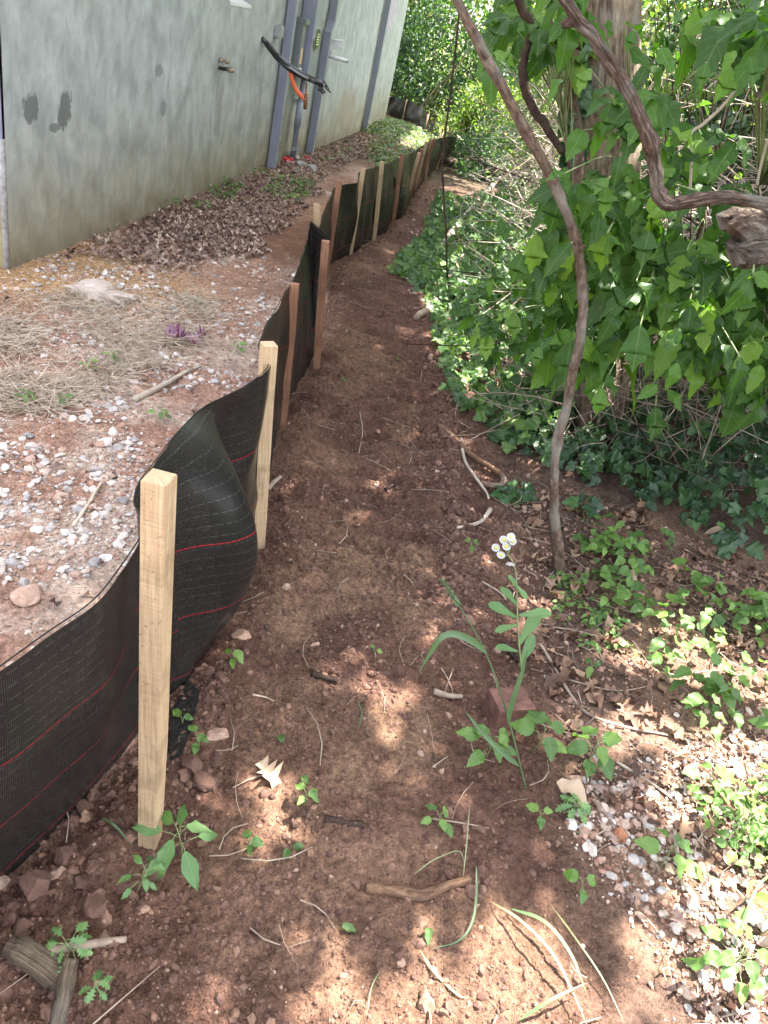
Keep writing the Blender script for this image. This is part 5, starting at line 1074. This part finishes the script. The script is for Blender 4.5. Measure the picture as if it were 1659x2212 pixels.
for px, py, y_, r in ((1450, 735, 2.2, .10), (1520, 790, 2.2, .10), (1560, 20, 2.3, .12), (1450, 10, 2.4, .10), (1640, 440, 2.0, .12), (1530, 420, 2.0, .08), (1600, 470, 2.1, .12), (1520, 170, 2.4, .08), (1330, 60, 2.4, .06), (1410, 910, 2.3, .05), (1170, 100, 3, .2), (1120, 40, 3, .2), (1100, 250, 2.4, .05), (1580, 350, 2.6, .15), (1400, 560, 3, .12), (1290, 760, 2.5, .05), (1500, 530, 2.6, .08), (1440, 600, 3.2, .1), (1340, 130, 2.3, .07), (1635, 690, 2.3, .07), (1240, 640, 2.4, .05), (1200, 560, 2.5, .07), (1330, 520, 2.4, .07), (1400, 660, 2.4, .08), (1580, 620, 2.4, .09), (1280, 430, 2.3, .06), (1500, 350, 2.4, .10), (1140, 640, 2.9, .10), (1060, 700, 3.2, .12), (1180, 830, 3.0, .09), (1620, 150, 2.4, .10), (1100, 560, 3.5, .15), (1040, 480, 4.5, .25)): hole(0, 0, r, PY(px, py, y_))
HOLES_A = np.array(HOLES)
def crown(name, parent, n, xr, yr, zr, trunk):
    """leaves of an overhead crown; xr, yr give the extent of its shade on the ground"""
    g = np.stack([rng.uniform(*xr, n), rng.uniform(*yr, n)], 1); z_ = np.where(g[:, 0] < -.45, rng.uniform(9.5, 12, n), rng.uniform(*zr, n))  # leaves shading the left bank set high to let more skylight in
    keep = np.ones(n, bool)
    for hx, hy, hr in HOLES_A: keep &= np.hypot(g[:, 0] - hx, g[:, 1] - hy) > hr + .045
    lit = (fbm(g[:, 0] * 2.2, g[:, 1] * 2.2, 3, 66) > .50) & ((g[:, 0] > .35 - .04 * (g[:, 1] - 3)) & (g[:, 1] > 3.2) & (g[:, 0] < .75 + .16 * (g[:, 1] - 3))); keep &= ~lit
    lit2 = (g[:, 0] > edge_x(g[:, 1]) - .02) & (g[:, 0] < .9) & (g[:, 1] > 2.8) & (fbm(g[:, 0] * 5, g[:, 1] * 5, 2, 68) > .44); keep &= ~lit2
    keep &= ~((g[:, 1] > 12.6) & (g[:, 0] > -1.3))
    g = g[keep]; z_ = z_[keep]; pos = np.stack([g[:, 0], g[:, 1], np.zeros(len(g))], 1) + SUN * (z_ / SUN[2])[:, None]
    d = np.linalg.norm(pos[:, None, :2] - np.array(trunk)[None], axis=2).argmin(1); return pos, d
TR = [(1.3, 3.8), (4.3, 9.5), (2.6, -1.6), (-.2, 15.5), (5.5, 4.0)]
pos, own = crown('', None, 84000, (-3.8, 5.0), (-.5, 17.5), (3.7, 6.4), TR); p2_, o2_ = crown('', None, 30000, (-4.2, -.45), (-.5, 17), (3.7, 6.4), TR); pos = np.concatenate([pos, p2_]); own = np.concatenate([own, o2_])  # second batch of unseen leaves added to keep sun flecks off the wall
CAN = [(np.array([[0, 0, 0], [.26, .5, .04], [0, 1, -.1], [-.26, .5, .04]]), np.array([[0, 1, 2], [0, 2, 3]]), np.array([[0, 0], [.26, .5], [0, 1], [-.26, .5]]))]
tl = [None, 'slender tree with pale bark beyond the thicket on the right', 'roadside tree whose branches hang over the near path', 'tree standing past the far end of the fence', 'tree deep in the thicket at the right border']
for i, (tx, ty) in enumerate(TR):
    k = own == i
    if i == 0: t_ = tr
    else:
        b_ = np.array([tx, ty, float(ground_h(tx, ty)) - .1]); t_ = empty('tree', b_, tl[i], 'tree', 'trees around the path')
        V, Fc, U = tube(cr([b_, b_ + [.05, .05, 1.5], b_ + [.0, .1, 3], b_ + [.1, 0, 5.5]], 24), np.linspace(.13, .05, 24), 14, .1, i); MB().add(V, Fc, uv=U).build('trunk', MT['treebark'], t_)
        for j in range(6): limb(b_ + UP * (2.9 + .4 * j), np.array([math.cos(j * 1.1), math.sin(j * 1.1), .6]), 2.3, .045, 40 + i * 9 + j, t_)
    if k.sum(): nk = int(k.sum()); scatter('crown', CAN, pos[k], frames(rng.normal(size=(nk, 3)), SUN + rng.normal(0, .35, (nk, 3))), rng.uniform(.15, .24, nk), MT['canopy'], t_)
# ---- ash leaved sprays
LV = {}
def putleaf(key, p, D, Nn, size, r=None): LV.setdefault(key, []).append((p, D, Nn, size, rng.random() if r is None else r))
def imgdir(a, tilt=0.): return R2 * math.cos(R(a)) + U2 * math.sin(R(a)) + fwd * tilt
hand = [(895, 320, 100, 235), (770, 355, 95, 215), (1000, 120, 85, 275), (1120, 112, 120, 345), (1090, 165, 80, 250), (1240, 250, 135, 290), (1130, 240, 120, 320), (1190, 195, 75, 10), (1230, 440, 150, 310), (1050, 470, 190, 225), (1095, 560, 165, 272), (960, 570, 130, 280),
        (860, 600, 170, 240), (1320, 565, 140, 335), (1035, 700, 110, 255), (965, 770, 95, 225), (990, 825, 120, 275), (825, 745, 105, 285), (780, 720, 75, 190), (905, 850, 110, 240), (955, 945, 130, 262), (1008, 1010, 95, 285), (1045, 1010, 80, 315), (690, 1050, 150, 265),
        (790, 1060, 150, 225), (1190, 890, 150, 285), (1150, 1020, 140, 250), (1330, 830, 120, 225), (1400, 820, 140, 300), (1420, 1030, 130, 330), (1270, 960, 110, 260), (1240, 720, 90, 215), (1400, 700, 110, 350), (1490, 340, 130, 250), (1600, 290, 120, 280), (1500, 240, 90, 230), (1390, 310, 100, 255), (620, 1110, 130, 250), (560, 960, 100, 290)]
for cx_, cy_, l_, a_ in hand:
    px, py = 796 + cx_ * .52, cy_ * .52; l_ *= .52; y_ = rng.uniform(2.05, 2.45); d = imgdir(a_, rng.uniform(-.35, .1)); p = PY(px, py, y_); w_ = float((p - CAM) @ fwd); sz_ = l_ * w_ / F * 1.02
    putleaf(0, p - d * sz_ / 2, d, -fwd * .8 + UP * .7 + rng.normal(0, .25, 3), sz_)
hand2 = [(1195, 610, 140, 268), (1060, 90, 180, 200), (1210, 80, 110, 250), (1180, 345, 115, 275), (1262, 265, 110, 235), (1392, 335, 120, 245), (1505, 330, 120, 300), (1440, 450, 110, 290), (1270, 412, 110, 255), (1115, 300, 190, 262), (850, 270, 150, 265), (830, 372, 120, 240), (962, 520, 110, 262), (1012, 455, 110, 290), (935, 460, 100, 200), (1170, 70, 150, 320),
         (1010, 200, 150, 250), (1320, 200, 150, 300), (1440, 220, 150, 270), (1560, 120, 150, 280), (1600, 250, 150, 260), (1550, 400, 130, 275), (1610, 420, 120, 240), (1160, 480, 100, 215), (1280, 510, 100, 310), (740, 275, 90, 210), (700, 330, 80, 250)]
for cx_, cy_, l_, a_ in hand2:
    px, py = 796 + cx_ * .52, 597 + cy_ * .52; l_ *= .52; y_ = rng.uniform(2.1, 2.5); d = imgdir(a_, rng.uniform(-.35, .1)); p = PY(px, py, y_); w_ = float((p - CAM) @ fwd); sz_ = l_ * w_ / F * 1.02
    putleaf(1, p - d * sz_ / 2, d, -fwd * .8 + UP * .7 + rng.normal(0, .25, 3), sz_)
AREA = [(1165, 340), (1240, 300), (1270, 200), (1350, 150), (1480, 40), (1700, -60), (2300, 0), (2250, 760), (1760, 820), (1600, 860), (1480, 780), (1420, 740), (1300, 800), (1170, 790), (1130, 700), (1180, 600), (1165, 450)]
STEM_PX = [((1340, 960), 2.9), ((1400, 930), 3.0), ((1512, 985), 2.75), ((1620, 1000), 2.9), ((1262, 950), 3.2)]
def petiole(mb_, p0, p1, r): V, Fc, U = tube(cr([p0, (p0 + p1) / 2 + UP * .03, p1], 7), r, 4); mb_.add(V, Fc, uv=U)
PT = MB()
def compound(key, p, n, size, spread=1.):
    a0 = rng.normal(262, 28); d0 = imgdir(a0, rng.uniform(-.5, .2)); d0 /= np.linalg.norm(d0); st0 = p - d0 * size * 1.2 + UP * size * .5
    nn = -fwd * rng.uniform(.3, 1) + UP * .7 + rng.normal(0, .25, 3)
    for k in range(n):
        da = (0, 55, -55, 40, -40)[k] + rng.normal(0, 10); d = imgdir(a0 + da, rng.uniform(-.5, .15)); o = p - d0 * size * (0 if k < 1 else .15 if k < 3 else .7)
        putleaf(key, o, d, nn + rng.normal(0, .25, 3), size * (1.15 if k == 0 else rng.uniform(.6, 1)))
    petiole(PT, st0, p, .0013)
A_ = np.array(AREA, float)
for px, py in ((1625, 600),): compound(3, PY(px, py, 1.98), 3, .085)
cnt = 0
while cnt < 390:
    px, py = rng.uniform(A_.min(0), A_.max(0)); 
    if not inpoly([px], [py], AREA)[0]: continue
    if 1430 < px and 100 < py < 480 and rng.random() < .88: continue
    if px < 1400 and py < 400 and rng.random() < .9: continue
    y_ = rng.uniform(2.35, 3.3); k_ = int(np.argmin([abs(px - s[0][0]) + rng.uniform(0, 60) for s in STEM_PX])); compound(k_ if k_ < 5 else 0, PY(px, py, y_), int(rng.choice([3, 3, 5])), rng.uniform(.075, .15)); cnt += 1
for px, py in zip(rng.uniform(1060, 1260, 34), rng.uniform(-60, 130, 34)): compound(5, PY(px, py, rng.uniform(2.8, 3.8)), 3, rng.uniform(.07, .12))
for px, py in zip(rng.uniform(1010, 1190, 26), rng.uniform(560, 800, 26)): compound(4, PY(px, py, rng.uniform(2.9, 3.5)), 3, rng.uniform(.06, .09))
slabel = ['leafy ash sapling with drooping toothed leaflets crowding the big trunk', 'leafy sapling right of the big trunk with a low hanging lobed leaflet', 'sapling with a straight brown stem rising out of the dark ivy', 'leafy sapling at the right border above the dark ivy', 'low leafy sapling just right of the leaning bare trunk', 'sunlit yellow green spray of leaves beside the dark vine at the top']
PETM = PT.V, PT.F
for k in range(6):
    lv = LV.get(k, []); s_px, s_y = STEM_PX[k] if k < 5 else ((1290, 960), 4.2); b_ = G(*s_px); t_ = empty('leafy_sapling', b_, slabel[k], 'sapling', 'leafy saplings under the big tree')
    tops = {0: (1345, 100), 1: (1440, 250), 2: (1516, 300), 3: (1640, 200), 4: (1256, 560), 5: (1180, -40)}[k]; r_ = {0: .009, 1: .010, 2: .024, 3: .012, 4: .022, 5: .012}[k]
    P0 = [b_ - UP * .03, PY(s_px[0] + 2, s_px[1] - 120, b_[1]), PY((s_px[0] + tops[0]) / 2 + 8, (s_px[1] + tops[1]) / 2, b_[1] - .05), PY(*tops, b_[1] - .15)]
    C_ = cr(P0, 40); V, Fc, U = tube(C_, np.linspace(r_, r_ * .45, 40), 10, .15, k); MB().add(V, Fc, uv=U).build('stem', MT['smoothbark'], t_)
    pos = np.array([a[0] for a in lv]); D = np.array([a[1] for a in lv]); Nn = np.array([a[2] for a in lv]); sz_ = np.array([a[3] for a in lv])
    scatter('leaves', FASH, pos, frames(D, Nn), sz_, MT['ash'], t_, rnd=np.array([a[4] for a in lv]))
    tw = MB()
    for a in lv[::3]:
        i = int(np.argmin(np.linalg.norm(C_ - a[0], axis=1))); i = max(i - 6, 0); petiole(tw, C_[i], a[0], .0022)
    if lv: tw.build('twigs', MT['stemgreen'], t_)
# ---- ivy
FIVY = leafset(IVY, 4, .15, .2, .15); FGR = leafset(GRAPE, 4, .15, .25, .2)
def ivy(name, P, n, size, hf, mat, shapes, kind='stuff', tiltdown=.5):
    q = sample_poly(P, n); h = hf(q[:, 0], q[:, 1]); z_ = ground_h(q[:, 0], q[:, 1]) + h * rng.random(n) ** .6 + .01; pos = np.stack([q[:, 0], q[:, 1], z_], 1)
    a = rng.normal(-90, 55, n) * math.pi / 180; D = np.stack([np.cos(a), np.sin(a), rng.normal(-tiltdown, .3, n)], 1); Nn = np.stack([rng.normal(-.1, .35, n), rng.normal(-.75, .35, n), rng.uniform(.3, 1.1, n)], 1)
    o = scatter(name, shapes, pos, frames(D, Nn), size * rng.uniform(.55, 1.15, n), MT[mat]); return tag(o, kind=kind)
DI = poly([(1050, 930), (1110, 985), (1190, 1020), (1300, 1060), (1400, 1100), (1500, 1190), (1600, 1235), (1760, 1250), (2500, 1100), (2300, 750), (1500, 780), (1250, 850), (1120, 870)])
ivy('dark_ivy', DI, 6200, .068, lambda x, y: .05 + .42 * ss(1.05, 1.7, x) + .12 * ss(2.8, 3.8, y), 'ivy', FIVY)
LI = poly([(835, 585), (880, 610), (935, 690), (940, 780), (960, 850), (1010, 900), (1080, 985), (1160, 990), (1230, 930), (1260, 850), (1230, 700), (1130, 560), (1000, 480), (950, 420), (905, 520)])
ivy('ground_ivy', LI, 2300, .065, lambda x, y: .06 + .30 * ss(.1, .7, x - edge_x(y)), 'vineleaf', FGR + FIVY)
q = poly([(1000, 590), (1240, 560), (1230, 900), (1080, 960)])
ivy('creeping_vine_leaves', q, 900, .07, lambda x, y: .55 + 0 * x, 'vineleaf', FGR)
ivy('creeping_vine_leaves', [(-.15, 5.4), (.1, 4.6), (1.6, 4.6), (1.6, 8.5), (-.3, 9)], 1300, .075, lambda x, y: .15 + .55 * ss(-.1, .8, x), 'vineleaf', FGR)
tag(scatter('trunk_ivy', FIVY, np.array([PY(rng.uniform(1222, 1262), rng.uniform(60, 560), 3.55 + rng.uniform(-.05, .05)) for _ in range(70)]), frames(np.tile(imgdir(265), (70, 1)) + rng.normal(0, .4, (70, 3)), np.tile(-fwd + UP * .2, (70, 1)) + rng.normal(0, .35, (70, 3))), rng.uniform(.05, .11, 70), MT['ivy']), 'dark ivy leaves climbing the left side of the big trunk', 'ivy')
for i, (p, l_) in enumerate([((1085, 1085), 'dark ivy sprig left of the sapling foot'), ((1255, 1110), 'dark ivy sprig right of the sapling foot'), ((1115, 1075), 'second ivy sprig beside the hooked root')]):
    plant('ivy_sprig', p, l_, 'ivy', 6, .06, .05, .06, 'ivy', FIVY, seed=120 + i)
# ---- dead twig thicket
def thicket(name, n, xr, yr, zr, l0, l1, r0, r1, mat, vert=.5, px=None):
    P = np.stack([rng.uniform(*xr, n), rng.uniform(*yr, n), rng.uniform(*zr, n)], 1); P[:, 2] += ground_h(P[:, 0], P[:, 1])
    D = rng.normal(size=(n, 3)); D[:, 2] = D[:, 2] * vert + (0 if vert < 1 else 1.5); sticks(name, None, l0, l1, r0, r1, mat, pos=P, M=frames(D, rng.normal(size=(n, 3))))
thicket('dead_twig_tangle', 3600, (.35, 2.2), (4.4, 9.5), (0, 1.3), .15, .7, .0018, .005, 'twigpale', .6)
thicket('twig_tangle', 800, (.45, 1.6), (3.2, 5), (0, .6), .15, .6, .0015, .004, 'twig', .7)
thicket('undergrowth_stems', 900, (1.2, 5), (3.6, 7.5), (-.1, .6), .8, 2.2, .003, .009, 'dark', 1.2)
thicket('undergrowth_twigs', 800, (.8, 4), (3.4, 7), (.1, 1.8), .3, 1.0, .002, .005, 'twigpale', .7)
# ---- undergrowth leaf masses and bushes
def leafmass(name, n, fn, size, mat, shapes, parent=None, kind=None, nb=(-.0, -.5, .7)):
    pos = fn(n); k = len(pos); Nn = np.array(nb) + rng.normal(0, .55, (k, 3)); D = rng.normal(size=(k, 3)) * [1, 1, .6] + [0, 0, -.3]
    o = scatter(name, shapes, pos, frames(D, Nn), size * rng.uniform(.6, 1.3, k), MT[mat], parent); 
    if kind: tag(o, kind=kind)
    return o
SM = [(b[0], b[1], b[2]) for b in leafset(SMALL, 4, .3, .3, .1)]
def boxmass(xr, yr, zr, thr, fs=1.3, seed=0):
    def f(n):
        P = np.stack([rng.uniform(*xr, n), rng.uniform(*yr, n), rng.uniform(*zr, n)], 1); k = (fbm(P[:, 0] * fs + P[:, 1] * .7 * fs, P[:, 2] * fs * 1.6 + P[:, 1] * .5, 3, seed) > thr); P = P[k]; P[:, 2] += ground_h(P[:, 0], P[:, 1]); return P
    return f
leafmass('undergrowth_leaves', 30000, boxmass((1.0, 6.5), (4.4, 8.5), (0, 3.4), .57, 1.6, 4), .075, 'ash', SM, kind='stuff')
leafmass('dark_undergrowth', 26000, boxmass((1.3, 6.5), (5, 9), (0, 3.2), .38, .9, 14), .10, 'ivy', SM, kind='stuff')
leafmass('undergrowth_leaves', 9000, boxmass((.2, 2.2), (6, 10), (0, 2.6), .50, 1.5, 6), .07, 'bush', SM, kind='stuff')
leafmass('far_woodland', 60000, boxmass((-5, 14), (19, 27), (-.5, 5.5), .43, .5, 8), .16, 'bush', SM, kind='stuff')
leafmass('far_woodland', 30000, boxmass((1, 10), (9, 15), (0, 5), .46, .8, 9), .12, 'bush', SM, kind='stuff')
def bush(c, rx, ry, rz, n, size, mat, label, seed=0):
    b_ = np.array([c[0], c[1], float(ground_h(c[0], c[1]))]); t_ = empty('bush', b_, label, 'bush', 'bushes beyond the fence')
    r_ = np.random.default_rng(seed); L_ = r_.normal(size=(26, 3)); L_ /= np.linalg.norm(L_, axis=1)[:, None]; L_ *= r_.uniform(.35, .95, (26, 1)); L_[:, 2] = np.abs(L_[:, 2]) * 1.5 - .3
    k = r_.integers(0, 26, n); v = r_.normal(size=(n, 3)); v /= np.linalg.norm(v, axis=1)[:, None]; P = (L_[k] + v * r_.uniform(.15, .36, (n, 1))) * [rx, ry, rz] + b_ + [0, 0, rz * .45]; P = P[P[:, 2] > b_[2]]
    Nn = v[:len(P)] + [0, -.3, .7]; scatter('crown', SM, P, frames(r_.normal(size=(len(P), 3)), Nn + r_.normal(0, .5, (len(P), 3))), size * r_.uniform(.6, 1.3, len(P)), MT[mat], t_)
    st = MB()
    for j in range(9):
        e = b_ + L_[j] * [rx, ry, rz] + [0, 0, rz * .5]; V, Fc, U = tube(cr([b_ - UP * .05 + r_.normal(0, .05, 3), (b_ + e) / 2 + r_.normal(0, .1, 3), e], 8), np.linspace(.018, .006, 8), 5); st.add(V, Fc, uv=U)
    st.build('stems', MT['twig'], t_)
for i, a in enumerate([((-1.6, 18.8), 1.6, 1.2, 1.6, 7000, .10, 'bluebush', 'cool green bush right behind the building corner'), ((.2, 19), 1.4, 1.2, 1.3, 6000, .09, 'bluebush', 'cool green bush behind the far sagging fence'), ((.15, 15.0), .9, .9, .85, 6500, .07, 'bush', 'bright yellow green bush at the end of the long fence'),
    ((1.5, 14.5), 1.2, 1.0, 1.3, 6500, .08, 'bush', 'sunlit bush right of the hanging creeper'), ((-2.6, 22), 2.2, 1.5, 3.4, 9000, .13, 'bush', 'tall bush rising behind the building corner'), ((.9, 22.5), 2.2, 1.5, 3.2, 9000, .13, 'bush', 'tall pale bush in the middle distance behind the creeper'), ((.15, 11.8), .6, .9, .5, 4000, .06, 'bluebush', 'low dark bush crowding the last stakes'), ((3.2, 16), 1.8, 1.2, 2.4, 8000, .1, 'bush', 'large bush behind the leaning sapling')]):
    bush(*a, seed=i + 5)
